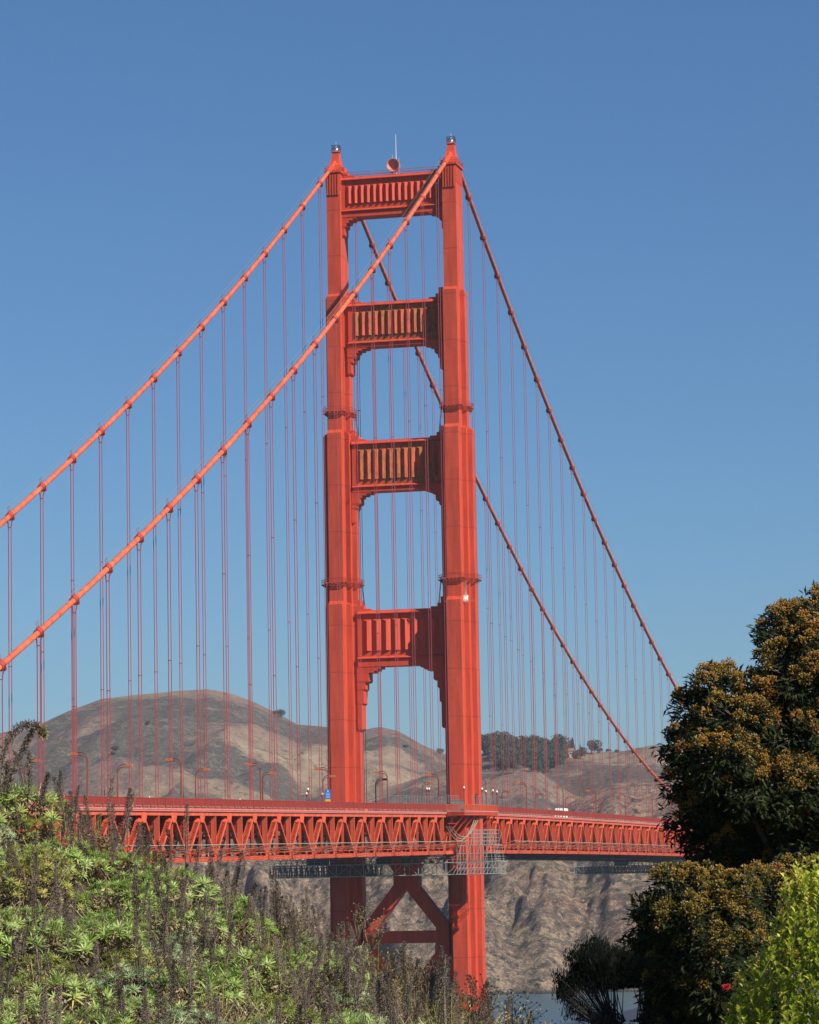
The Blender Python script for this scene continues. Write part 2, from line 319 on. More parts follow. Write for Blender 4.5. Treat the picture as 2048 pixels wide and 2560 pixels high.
# horn and aerial on the top strut stand on the tower
ho = thing('dish_antenna', (0.05, YC, 222.0), 'round orange drum antenna standing on the top strut of the tower', 'antenna')
def ring_tube(mb, c, ax, prof, n=24):
    ax = Vector(ax).normalized(); a = ax.orthogonal().normalized(); b = ax.cross(a); o = len(mb.v); c = Vector(c)
    for t, r in prof:
        for k in range(n): an = 2*pi*k/n; mb.v.append(tuple(c+ax*t+(a*cos(an)+b*sin(an))*r))
    for i in range(len(prof)-1):
        for k in range(n): k2 = (k+1) % n; mb.f.append((o+i*n+k, o+i*n+k2, o+(i+1)*n+k2, o+(i+1)*n+k))
ax = Vector((0.0, -0.97, -0.03)); cc = Vector((0.05, YC-0.2, 224.3))
d = MB(); ring_tube(d, cc, ax, [(-0.9,0.02),(-0.9,1.35),(0.75,1.5),(0.8,1.55),(0.8,1.42),(0.3,1.3),(0.05,0.9),(-0.05,0.02)]); child(d.build('drum', P['fascia'], smooth=False), ho)
d = MB(); d.bar((-0.8,YC,221.95),(-0.5,YC,223.2),0.15); d.bar((0.9,YC,221.95),(0.6,YC,223.2),0.15); d.bar((-0.8,YC+0.7,221.95),(0,YC+0.6,223.6),0.15); child(d.build('mount', P['strut']), ho)
an = thing('mast_antenna', (0.35, YC+1.0, 222.0), 'tall thin white whip aerial rising behind the round antenna', 'antenna')
d = MB(); d.tube([(0.35,YC+1,221.9),(0.35,YC+1,226)], 0.09, 6); d.tube([(0.35,YC+1,226),(0.35,YC+1,231.9)], [0.075,0.04], 6); child(d.build('whip', P['white']), an)
d = MB(); d.tube([(-0.55,YC+1,221.9),(-0.55,YC+1,227.2)], 0.04, 5); d.tube([(1.0,YC+1,221.9),(1.0,YC+1,226.3)], 0.04, 5); d.bar((-0.55,YC+1,223.4),(1.0,YC+1,223.4),0.06); child(d.build('side_whip', P['galv']), an)
# ------------------------------------------------------------------ main cables, bands, suspender ropes
YSIDE, YMAIN = -345, 1277
bandm = MB(); bandm.tube([(0,-0.65,0),(0,-0.6,0),(0,0.6,0),(0,0.65,0)], [0.47,0.62,0.62,0.47], 14)
bandm.box(-0.1,0.1,-0.55,0.55,0.55,0.85); bandm.box(-0.72,0.72,-0.28,-0.18,-0.7,0.15); bandm.box(-0.72,0.72,0.18,0.28,-0.7,0.15)
for s_ in (-1,1): bandm.bar((0,s_*0.35,0.6),(0,s_*0.35,1.75),0.05)
for cx, nm in ((H, 'near'), (-H, 'far')):
    c = thing('main_cable', (cx, 0, 227), f'{nm} main suspension cable, thick orange tube over the '+('right' if cx > 0 else 'left')+' tower leg', 'cable', 'main cables of the bridge')
    ys = [YSIDE+i*7.5 for i in range(int(-YSIDE/7.5)+1)]+[0]+[7.5*i for i in range(1, int(YMAIN/7.5)+1)]
    m = MB(); m.tube([(cx, y, zcab(y)) for y in ys], 0.46, 12); child(m.build('cable', P['cable'], smooth=True), c)
    m = MB()
    for dx in (-0.45, 0.45):
        m.tube([(cx+dx, y, zcab(y)+1.65) for y in ys if y < -4], 0.022, 4); m.tube([(cx+dx, y, zcab(y)+1.65) for y in ys if y > 4], 0.022, 4)
    child(m.build('hand_rope', P['wire']), c)
    m = MB(); m.tube([(cx, YC-5.2+ t*0.0, zcab(-5.2)) if False else (cx, y, zcab(y)) for y in (-8.5, -5.5, -3.0)], [0.62,0.66,0.66], 14); m.tube([(cx, y, zcab(y)) for y in (2.0, 4.0)], 0.62, 14); child(m.build('sleeve', P['strut']), c)
    first = None
    for i in [-k for k in range(1, 22)]+list(range(1, 30)):
        y = PAN*i+(1.0 if i > 0 else -1.0); sl = atan2(zcab(y+0.5)-zcab(y-0.5), 1.0)
        if first is None: first = bandm.build('cable_band', P['band'])
        b = first if i == -1 else inst(first)
        child(b, c); b.location = (cx, y, zcab(y)); b.rotation_euler = (sl, 0, 0)
        zt_, zb_ = zcab(y), ztop(y)-0.4
        if zt_-zb_ < 1: continue
        s = MB()
        for sx in (-1, 1):
            for sy in (-1, 1): s.bar((cx+sx*0.47, y+sy*0.25, zt_+0.1), (cx+sx*0.24, y+sy*0.1, zt_-1.9), 0.08); s.bar((cx+sx*0.24, y+sy*0.1, zt_-1.9), (cx+sx*0.24, y+sy*0.1, zb_), 0.062)
        for zz in [zt_-1.9]+[zb_+(zt_-zb_)*q for q in ((0.33, 0.66) if zt_-zb_ > 60 else (0.5,))]: s.box(cx-0.31, cx+0.31, y-0.15, y+0.15, zz-0.06, zz+0.06)
        o = s.build('suspender_rope', P['rope'])
        tag(o, f'paired red suspender rope under the {nm} cable, {ordn(abs(i))} {"left" if i < 0 else "right"} of the tower', 'rope', 'suspender ropes of the bridge')

    m = MB()      # the ropes beyond what the trees leave in view
    for i in range(30, 84):
        y = PAN*i+1.0; zt_, zb_ = zcab(y), ztop(min(y, 460))-0.4
        for sx in (-1, 1): m.bar((cx+sx*0.24, y, zt_), (cx+sx*0.24, y, zb_), 0.09)
    tag(child(m.build('distant_ropes', P['rope']), c), kind='stuff')
# ------------------------------------------------------------------ stiffening truss and roadway
def truss_members(X, nodes, y_end0, y_end1, big):
    """chords as two meshes and one mesh per web member, for the truss in the plane x = X"""
    out = []
    tc = MB(); bc = MB(); N = 60
    ys = [y_end0+(y_end1-y_end0)*k/N for k in range(N+1)]
    for a, b in zip(ys, ys[1:]):
        za, zb = ztop(a), ztop(b)
        tc.add([(X-.45,a,za-.62),(X+.45,a,za-.62),(X+.45,b,zb-.62),(X-.45,b,zb-.62),(X-.45,a,za),(X+.45,a,za),(X+.45,b,zb),(X-.45,b,zb)], [(3,2,1,0),(4,5,6,7),(0,1,5,4),(1,2,6,5),(2,3,7,6),(3,0,4,7)])
        za, zb = zbot(a), zbot(b)
        bc.add([(X-.45,a,za),(X+.45,a,za),(X+.45,b,zb),(X-.45,b,zb),(X-.45,a,za+.78),(X+.45,a,za+.78),(X+.45,b,zb+.78),(X-.45,b,zb+.78)], [(3,2,1,0),(4,5,6,7),(0,1,5,4),(1,2,6,5),(2,3,7,6),(3,0,4,7)])
    for yn in nodes:
        if y_end0-0.5 <= yn <= y_end1+0.5:
            z = ztop(yn)
            for s in (-1, 1):
                xx = X+s*0.47; tc.box(xx-.02, xx+.02, yn-1.3, yn+1.3, z-1.0, z-0.02)
                tc.add([(xx-.02,yn-1.3,z-1.0),(xx+.02,yn-1.3,z-1.0),(xx+.02,yn+1.3,z-1.0),(xx-.02,yn+1.3,z-1.0),(xx-.02,yn-.7,z-1.75),(xx+.02,yn-.7,z-1.75),(xx+.02,yn+.7,z-1.75),(xx-.02,yn+.7,z-1.75)], [(0,1,2,3),(7,6,5,4),(4,5,1,0),(5,6,2,1),(6,7,3,2),(7,4,0,3)])
        ym = yn+PAN/2
        if y_end0-0.5 <= ym <= y_end1+0.5:
            z = zbot(ym)
            for s in (-1, 1):
                xx = X+s*0.47; tc_ = bc; tc_.box(xx-.02, xx+.02, ym-1.2, ym+1.2, z+.02, z+1.7)
    if big: out += [('top_chord', tc), ('bottom_chord', bc)]
    single = MB() if not big else None
    if not big: single.add(tc.v, tc.f); single.add(bc.v, bc.f)
    def box_member(y0, z0, y1, z1, dep, wid, lace):
        m = MB(); p = Vector((X, y0, z0)); q = Vector((X, y1, z1)); d = (q-p).normalized(); n = Vector((1,0,0)).cross(d)
        for s in (-1, 1): o = Vector((s*wid/2, 0, 0)); m.bar(p+o, q+o, 0.09, dep)
        L = (q-p).length
        if lace:
            k = max(3, int(L/0.75)); a0 = 0.17*L
            for f in (-1, 1):
                off = n*(f*dep*0.46)
                m.add([p+off+Vector((-wid/2,0,0)), p+off+Vector((wid/2,0,0)), p+off+d*a0+Vector((wid/2,0,0)), p+off+d*a0+Vector((-wid/2,0,0))], [(0,1,2,3)])
                m.add([q+off+Vector((-wid/2,0,0)), q+off+Vector((wid/2,0,0)), q+off-d*a0*.6+Vector((wid/2,0,0)), q+off-d*a0*.6+Vector((-wid/2,0,0))], [(0,1,2,3)])
                for i in range(k):
                    t0 = a0+(L-1.6*a0)*i/k; t1 = a0+(L-1.6*a0)*(i+1)/k; s = 1 if i % 2 else -1
                    m.bar(p+d*t0+off+Vector((s*wid/2,0,0)), p+d*t1+off-Vector((s*wid/2,0,0)), 0.13, 0.05, n)
                    m.bar(p+d*t0+off-Vector((s*wid/2,0,0)), p+d*t1+off+Vector((s*wid/2,0,0)), 0.13, 0.045, n)
        else:
            m.bar(p, q, wid, 0.08)
        return m
    for yn in nodes:
        zt = ztop(yn)-0.6
        for ym, nm, dep, wid in ((yn-PAN/2, 'laced_brace', .45, .86), (yn+PAN/2, 'diagonal_brace', .34, .6)):
            if not (y_end0-1 <= yn <= y_end1+1 and y_end0-8 <= ym <= y_end1+8): continue
            mm = box_member(yn+(0.35 if ym > yn else -0.35), zt, ym, zbot(ym)+0.9, dep, wid, True)
            if big: out.append((nm, mm))
            else: single.add(mm.v, mm.f)
        for yv, nm, wid, dep in ((yn, 'hanger_post', .42, .22), (yn+PAN/2, 'truss_post', .84, .3)):
            if not (y_end0-0.5 <= yv <= y_end1+0.5): continue
            m = MB(); za, zb = zbot(yv)+.7, ztop(yv)-.55
            m.box(X+wid/2-.07, X+wid/2, yv-dep/2, yv+dep/2, za, zb); m.box(X-wid/2, X-wid/2+.07, yv-dep/2, yv+dep/2, za, zb); m.box(X-wid/2+.05, X+wid/2-.12, yv-dep/2+.02, yv+dep/2-.02, za+.02, zb-.02)
            if big: out.append((nm, m))
            else: single.add(m.v, m.f)
    if not big: out.append(('rear_truss', single))
    return out
def strip(mb, x0, x1, y0, y1, zo0, zo1, n=40, zf=ztop):
    for k in range(n):
        a = y0+(y1-y0)*k/n; b = y0+(y1-y0)*(k+1)/n; za, zb = zf(a), zf(b)
        mb.add([(x0,a,za+zo0),(x1,a,za+zo0),(x1,b,zb+zo0),(x0,b,zb+zo0),(x0,a,za+zo1),(x1,a,za+zo1),(x1,b,zb+zo1),(x0,b,zb+zo1)], [(3,2,1,0),(4,5,6,7),(0,1,5,4),(1,2,6,5),(2,3,7,6),(3,0,4,7)])
def make_deck(y0, y1, nodes, label, te0, te1):
    D = thing('bridge_deck', (0, (y0+y1)/2, 60), label, 'bridge deck')
    for nm, mb in truss_members(H, nodes, te0, te1, True): child(mb.build(nm, P['truss']), D)
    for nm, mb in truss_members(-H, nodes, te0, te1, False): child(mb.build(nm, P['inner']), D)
    m = MB(); strip(m, -9.4, 9.4, y0, y1, 0.35, 0.62); child(m.build('roadway', P['asph']), D)
    m = MB(); strip(m, -9.38, 9.38, y0, y1, -0.25, 0.34); strip(m, 9.45, 14.1, y0, y1, 0.1, 0.55); strip(m, -14.1, -9.45, y0, y1, 0.1, 0.55); child(m.build('sidewalk', P['conc']), D)
    for s in (-1, 1): m = MB(); a, b = sorted((s*14.12, s*14.42)); strip(m, a, b, y0, y1, 0.05, 0.56); a, b = sorted((s*14.42, s*14.5)); strip(m, a, b, y0, y1, 0.3, 0.42); child(m.build('fascia', P['fascia']), D)
    # railings: pickets between posts, open curb gap below
    for s in (-1, 1):
        m = MB(); x = s*14.35; nb = int((y1-y0)/3.81)
        strip(m, x-.06, x+.06, y0, y1, 2.10, 2.20); strip(m, x-.05, x+.05, y0, y1, 0.93, 1.0)
        for k in range(nb+1):
            y = y0+k*3.81; z = ztop(y); m.box(x-.09, x+.09, y-.1, y+.1, z+.4, z+2.2)
            if k < nb:
                for q in range(1, 34): yy = y+3.81*q/34; m.box(x-.02, x+.02, yy-.022, yy+.022, ztop(yy)+.97, ztop(yy)+2.12)
        child(m.build('railing', P['rail']), D)
        m = MB()
        for k in range(nb):
            y = y0+k*3.81; za = ztop(y+.2); m.bar((x, y+.2, za+.86), (x, y+3.2, ztop(y+3.2)+.86), 0.05, 0.06); m.bar((x, y+3.2, ztop(y+3.2)+.88), (x, y+3.2, ztop(y+3.2)+.5), 0.08)
        child(m.build('curb_pipe', P['net']), D)
    # floor beams and lower laterals
    for yn in nodes:
        for y in (yn, yn+PAN/2):
            if not te0-1 <= y <= te1+1: continue
            z = ztop(y); m = MB(); m.box(-H+.46, H-.46, y-.12, y+.12, z-1.7, z-.28); m.box(-H+.5, H-.5, y-.3, y+.3, z-1.8, z-1.7)
            for s in (-1, 1): m.add([(s*(H-.46),y-.08,z-1.7),(s*(H-3.2),y-.08,z-1.75),(s*(H-.46),y-.08,z-3.6),(s*(H-.46),y+.08,z-1.7),(s*(H-3.2),y+.08,z-1.75),(s*(H-.46),y+.08,z-3.6)], [(0,1,2),(5,4,3),(0,3,4,1),(1,4,5,2),(2,5,3,0)])
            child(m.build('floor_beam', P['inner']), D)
    m = MB()
    for yn in nodes:
        for a, b in ((yn, yn+PAN/2), (yn+PAN/2, yn+PAN)):
            if te0-1 <= a and b <= te1+1:
                m.bar((-H+.4,a,zbot(a)+.35),(H-.4,b,zbot(b)+.35),.35,.3); m.bar((-H+.4,b,zbot(b)+.36),(H-.4,a,zbot(a)+.36),.33,.3)
                m.bar((-H+.4,a,zbot(a)+.4),(H-.4,a,zbot(a)+.4),.4,.4)
        m.bar((-H+.4, yn, ztop(yn)-4.2),(H-.4, yn, ztop(yn)-4.2),.2,.35)
    for x in (-8,-4,0,4,8): strip(m, x-.15, x+.15, te0, te1, -1.0, -.27)
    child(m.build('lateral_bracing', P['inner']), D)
    # suicide-net outriggers: red struts, grey net sagging between them
    for s in (-1, 1):
        m = MB(); g = MB()
        ns = [y for y in nodes if te0-1 <= y+PAN/2 <= te1+1]
        for y in ns:
            for yb in (y+PAN/2,):
                zb = zbot(yb)+1.3; m.bar((s*14.15, yb, zb), (s*19.6, yb, zb+1.5), .22, .26); m.bar((s*14.15, yb, zb-.7), (s*17.2, yb, zb+.75), .14, .16)
                m.bar((s*14.15, yb+2.2, zb+.1), (s*19.6, yb, zb+1.5), .1)
            if y+PAN*1.5 <= te1+1:
                a, b = y+PAN/2, y+PAN*1.5; za, zb = zbot(a)+2.8, zbot(b)+2.8
                m.bar((s*14.2,a,za-1.45),(s*14.2,b,zb-1.45),.16); m.bar((s*16.6,a,za-.72),(s*16.6,b,zb-.72),.1)
                nn = 10
                sag = lambda t: -0.5*(1-(2*t-1)**2)
                for k in range(nn):
                    t0, t1 = k/nn, (k+1)/nn; y_0, y_1 = a+(b-a)*t0, a+(b-a)*t1; z_0, z_1 = za+(zb-za)*t0, za+(zb-za)*t1
                    g.bar((s*19.6,y_0,z_0+.1*sag(t0)),(s*19.6,y_1,z_1+.1*sag(t1)),.12); g.bar((s*14.3,y_0,z_0-.9+.25*sag(t0)),(s*14.3,y_1,z_1-.9+.25*sag(t1)),.06)
                for q in range(11):      # lengthwise strands
                    x = 14.3+5.3*q/10; e = -.9+.9*(q/10)
                    for k in range(nn):
                        t0, t1 = k/nn, (k+1)/nn; g.add([(s*(x-.035),a+(b-a)*t0,za+(zb-za)*t0+e+sag(t0)),(s*(x+.035),a+(b-a)*t0,za+(zb-za)*t0+e+sag(t0)),(s*(x+.035),a+(b-a)*t1,za+(zb-za)*t1+e+sag(t1)),(s*(x-.035),a+(b-a)*t1,za+(zb-za)*t1+e+sag(t1))],[(0,1,2,3)])
                for q in range(30):
                    t = (q+.5)/30; yy = a+(b-a)*t; zz = za+(zb-za)*t+sag(t); g.add([(s*14.3,yy-.035,zz-.9),(s*19.6,yy-.035,zz),(s*19.6,yy+.035,zz),(s*14.3,yy+.035,zz-.9)],[(0,1,2,3)])
        child(m.build('net_outrigger', P['truss']), D); child(g.build('safety_net', P['net']), D)
    return D
side_nodes = [-PAN*k-1.0 for k in range(22, 0, -1)]; main_nodes = [PAN*k+1.0 for k in range(1, 30)]
D1 = make_deck(-345, 3, side_nodes, 'orange lattice truss deck with red railing, running left of the tower', -340, -10.5)
D2 = make_deck(3.02, 1277, main_nodes, 'orange lattice truss deck dropping away to the right of the tower', 20.5, 455)
for X in (H, -H):
    m = MB()
    for nm, mb in truss_members(X, [PAN*k+1.0 for k in range(30, 84)], 455.01, 1276, False): m.add(mb.v, mb.f)
    tag(child(m.build('distant_truss', P['truss']), D2), kind='stuff')
# zigzag traveller rail under the deck beyond the tower
m = MB()
for x in (12.6, -12.6):
    y = 24
    while y < 450: z = zbot(y); m.bar((x,y,z-.05),(x+.0,y+1.1,z-1.0),.16); m.bar((x,y+1.1,z-1.0),(x,y+2.2,zbot(y+2.2)-.05),.16); m.bar((x,y+1.1,z-.95),(x+1.6,y+1.1,z-.2),.12); y += 2.2
    strip(m, x-.2, x+.2, 24, 450, -.62, -.4, zf=zbot)
child(m.build('traveller_rail', P['dark']), D2)
# footway widened round the near leg
WY0, WY1, WX = -22.0, 12.5, 18.4
m = MB(); strip(m, 14.6, WX, WY0, WY1, 0.15, 0.55, 8)
strip(m, 14.5, WX-.1, WY0+.1, WY1-.1, -.25, .149, 8)
for k in range(7): y = WY0+1+k*5.4; m.bar((14.4,y,69.8),(WX-.4,y,ztop(y)-.2),.22,.4); m.bar((14.4,y,72.2),(16.2,y,72.2),.14,.2)
bay = child(m.build('overhang', P['strut']), D1)
m = MB(); strip(m, 14.5, WX+.12, WY0-.1, WY1+.1, .56, .66, 8); kid(m.build('walkway_slab', P['conc']), bay)
m = MB()
def picket_run(m, a, b, st=.33):
    L = (Vector(b)-Vector(a)).length; n = int(L/st)
    for k in range(n+1):
        t = k/n; x = a[0]+(b[0]-a[0])*t; y = a[1]+(b[1]-a[1])*t; z = ztop(y)+.6; w = .05 if k % 12 else .1; m.box(x-w/2, x+w/2, y-w/2, y+w/2, z, z+1.5)
    m.bar((a[0],a[1],ztop(a[1])+2.1),(b[0],b[1],ztop(b[1])+2.1),.1); m.bar((a[0],a[1],ztop(a[1])+.75),(b[0],b[1],ztop(b[1])+.75),.08)
picket_run(m, (14.5,WY0,0), (WX,WY0,0)); picket_run(m, (WX,WY0,0), (WX,WY1,0)); picket_run(m, (WX,WY1,0), (14.5,WY1,0)); kid(m.build('picket_rail', P['truss']), bay)
m = MB()
def mesh_fence(m, a, b, h=3.6):
    L = (Vector(b)-Vector(a)).length; n = max(1, int(L/2.4))
    for k in range(n+1):
        t = k/n; x = a[0]+(b[0]-a[0])*t; y = a[1]+(b[1]-a[1])*t; z = ztop(y)+.6; m.bar((x,y,z),(x,y,z+h),.07)
    nn = int(L/.6)
    for k in range(nn):
        t = k/nn; x = a[0]+(b[0]-a[0])*t; y = a[1]+(b[1]-a[1])*t; z = ztop(y)+.6; m.bar((x,y,z),(x,y,z+h),.012)
    for hh in (1.6, h): m.bar((a[0],a[1],ztop(a[1])+.6+hh),(b[0],b[1],ztop(b[1])+.6+hh),.03)
mesh_fence(m, (14.1,-72,0), (14.1,-23,0), 3.2); mesh_fence(m, (14.4,-22,0), (14.4,-10,0)); mesh_fence(m, (17.9,-12,0), (17.9,12,0)); mesh_fence(m, (14.1,14,0), (14.1,52,0), 3.4)
child(m.build('mesh_fence', P['wire']), D1)
m = MB()     # service hose looping under the bay
for k in range(3):
    pts = [Vector((15.5-.15*k, -27+3*k, 71.5)).lerp(Vector((17.2, -6+2*k, 74)), t/10)-Vector((0,0,(4.2-.5*k)*4*(t/10)*(1-t/10))) for t in range(11)]; m.tube(pts, .09, 5)
child(m.build('service_hose', P['net']), D1)
# ------------------------------------------------------------------ lamps
def make_lamp(sgn):
    m = MB(); m.tube([(0,0,0),(0,0,.9),(0,0,.95),(0,0,6.65)], [.22,.22,.15,.12], 8)
    post = m
    a = MB()
    for off in (0, .42):
        pts = [(0,0,6.3-off*1.0)]+[(sgn*(1.15-1.15*cos(t)), 0, 6.6-off+1.15*sin(t)*1.0) for t in [radians(x) for x in (10,25,40,55,70,85)]]+[(sgn*1.9,0,7.7-off*.9)]
        a.tube(pts, .07, 6)
    h = MB(); h.frus((min(sgn*1.5,sgn*2.75), max(sgn*1.5,sgn*2.75), -.28, .28, 7.35), (min(sgn*1.6,sgn*2.65), max(sgn*1.6,sgn*2.65), -.2, .2, 7.8))
    g = MB(); g.box(min(sgn*1.6,sgn*2.65), max(sgn*1.6,sgn*2.65), -.22, .22, 7.28, 7.345)
    return post, a, h, g
lamp_src = {}
def place_lamp(x, y, sgn, label, group):
    t = thing('street_lamp', (x, y, ztop(y)+1.2), label, 'street lamp', group)
    if sgn not in lamp_src:
        p, a, h, g = make_lamp(sgn); lamp_src[sgn] = [p.build('post', P['lampr'], t, True), a.build('arm', P['lampr'], t, True), h.build('lamp_head', P['lamph'], t)]
        g.build('lens', P['yellow'], lamp_src[sgn][2])
    else:
        for o in lamp_src[sgn]:
            c = inst(o, t)
            for q in o.children: inst(q, c)
    return t
near_y = [-247, -200.5, -154, -107.5, -61, -14.8, 34, 81, 128.3, 175.5, 222.3, 269.6, 316, 363]
for i, y in enumerate(near_y):
    k = i+1
    lab = f'red lamp post with head bent left, {ordn(k) if k < 7 else ordn(k-6)} '+('from the left end' if k < 7 else 'beyond the near leg')
    place_lamp(11.0, y, -1, lab, 'lamp posts along the near footway')
far_y = [-217, -171, -125.5, -80.5, -34, 12, 58, 104, 150, 195, 240, 286]
for i, y in enumerate(far_y):
    place_lamp(-10.2, y, 1, f'red lamp post on the far footway with head bent right, {ordn(i+1)} from the left', 'lamp posts along the far footway')
def globe_lamp(x, y, h, label):
    t = thing('globe_lamp', (x, y, ztop(y)+.6), label, 'lamp', 'globe lamps round the tower foot')
    m = MB(); m.tube([(0,0,0),(0,0,h-.5),(0,0,h-.45),(0,0,h-.1)], [.09,.08,.16,.2], 8); m.build('post', P['lampr'], t)
    m = MB(); m.tube([(0,0,h-.1),(0,0,h),(0,0,h+.2),(0,0,h+.36),(0,0,h+.42)], [.1,.18,.21,.13,.02], 10); m.build('globe', P['globe'], t, True)
for x, y, h, l in ((18.3,-21.5,5.0,'thin red globe lamp at the near corner of the tower footway bay'), (18.3,-3.5,4.9,'red globe lamp just right of the near leg edge'), (18.3,.6,4.4,'short red globe lamp, second right of the near leg'),
                   (18.3,8.0,4.7,'red globe lamp, third right of the near leg'), (18.3,12.2,4.5,'red globe lamp at the right end of the footway bay'), (13.9,-38,4.7,'red globe lamp left of the near leg, left of a close pair'),
                   (13.9,-36,4.7,'red globe lamp left of the near leg, right of a close pair'), (-13.5,-9.5-26,4.4,'red globe lamp between the tower legs'), (13.4,-131,3.7,'red globe lamp a short way left of the blue sign'), (13.4,-121,2.9,'low globe lamp close left of the blue sign')): globe_lamp(x, y, h, l)
# ------------------------------------------------------------------ sign on the fourth lamp post
t = thing('road_sign', (11.0, -107.8, ztop(-107.8)+1.9), 'blue sign with a yellow panel beneath, on a lamp post left of the tower', 'sign')
m = MB(); m.box(-.62,.62,-.28,-.24,.95,2.75); kid(m.build('blue_panel', P['blue']), t)
m = MB(); m.box(-.55,.55,-.28,-.24,.25,.9); kid(m.build('yellow_panel', P['yellow']), t)
m = MB(); m.box(-.16,.16,-.284,-.281,2.3,2.6)
kid(m.build('symbol', P['signtxt']), t)
m = MB()
for z in (2.0,1.72,1.45,1.2): m.box(-.42,.42,-.284,-.281,z,z+.1)
kid(m.build('lettering', P['signtxt']), t)
# ------------------------------------------------------------------ camper van on the roadway
def van():
    y = 160; z = ztop(y)+.63; t = thing('camper_van', (4.2, y, z), 'white camper van with an overcab box driving on the bridge right of the tower', 'van')
    m = MB(); prof = [(-3.6,.45),(-3.6,3.1),(2.0,3.15),(2.9,2.85),(2.95,2.2),(2.3,2.1),(3.0,1.35),(3.7,1.2),(3.75,.45)]
    n = len(prof); m.add([(-1.15,a,b) for a,b in prof]+[(1.15,a,b) for a,b in prof], [tuple(range(n)), tuple(range(2*n-1,n-1,-1))]+[(k,n+k,n+(k+1)%n,(k+1)%n) for k in range(n)]); b = kid(m.build('body', P['white']), t)
    m = MB()
    for x in (-1.16,1.155): m.box(x,x+.01,-2.2,-.6,1.7,2.4); m.box(x,x+.01,1.3,2.2,1.45,2.05)
    m.box(-.8,.8,-3.612,-3.601,1.7,2.5); kid(m.build('window', P['glass']), t)
    for x in (-1.0,1.0):
        for yy in (-2.3,2.6): m = MB(); m.tube([(x-.13,yy,.38),(x+.13,yy,.38)],.38,14); kid(m.build('wheel', P['rubber']), t)
    t.rotation_euler = (0,0,pi)
van()
# ------------------------------------------------------------------ people behind the railing
def skin_person(name, joints, edges, label, loc, rz):
    t = thing(name, loc, label, 'person')
    me = bpy.data.meshes.new('body'); me.from_pydata([j[0] for j in joints], edges, []); o = bpy.data.objects.new('body', me); COL.objects.link(o)
    sk = o.modifiers.new('Skin', 'SKIN'); o.modifiers.new('Sub', 'SUBSURF').levels = 1; o.modifiers['Sub'].render_levels = 1
    for i, j in enumerate(joints): me.skin_vertices[0].data[i].radius = (j[1], j[1])
    me.skin_vertices[0].data[0].use_root = True
    me.materials.append(P['cloth']); o.parent = t; t.rotation_euler = (0,0,rz)
    return t
cyc = [((0,0,.98),.15),((0,.22,1.2),.16),((0,.42,1.4),.17),((0,.56,1.5),.07),((0,.66,1.6),.1),((-.2,.42,1.38),.07),((-.24,.62,1.18),.05),((-.22,.85,1.08),.035),((.2,.42,1.38),.07),((.24,.62,1.18),.05),((.22,.85,1.08),.035),
       ((-.1,.05,.9),.11),((-.12,.38,.72),.08),((-.1,.2,.36),.05),((-.1,.34,.3),.04),((.1,.05,.9),.11),((.12,.3,.62),.08),((.1,.1,.22),.05),((.1,.24,.16),.04)]
ce = [(0,1),(1,2),(2,3),(3,4),(2,5),(5,6),(6,7),(2,8),(8,9),(9,10),(0,11),(11,12),(12,13),(13,14),(0,15),(15,16),(16,17),(17,18)]
for x, y, lab in ((13.4, -225.2, 'cyclist in white bending over the handlebars behind the railing, larger of two'), (13.4, -175.6, 'cyclist in a white top behind the railing nearer the tower, smaller of two')):
    z = ztop(y)+.5; p = skin_person('person', cyc, ce, lab, (x, y, z+.12), 0)
    m = MB(); m.tube([(0,.62,1.58),(0,.66,1.66),(0,.7,1.74),(0,.68,1.78)],[.09,.13,.1,.03],10); m.build('helmet', P['white'], p, True)
    bk = thing('bicycle', (x, y, z), 'dark bicycle under the cyclist '+('larger and farther from the tower' if y < -200 else 'nearer the tower'), 'bicycle', 'bicycles on the near footway')
    m = MB(); m.bar((0,-.5,.36),(0,.05,.3),.04); m.bar((0,-.5,.36),(0,-.12,.98),.03); m.bar((0,.05,.3),(0,-.15,1.02),.04); m.bar((0,.05,.3),(0,.6,.95),.04); m.bar((0,-.12,.95),(0,.6,.95),.04); m.bar((0,.6,1.0),(0,.72,.36),.04); m.bar((-.24,.72,1.06),(.24,.72,1.06),.04); m.box(-.07,.07,-.3,0,1.0,1.06); m.build('frame', P['dark'], bk)
    for yy in (-.5,.72): m = MB(); m.tube([(0,yy+.34*cos(q),.36+.34*sin(q)) for q in [2*pi*k/18 for k in range(19)]],.025,5); m.build('wheel', P['rubber'], bk)
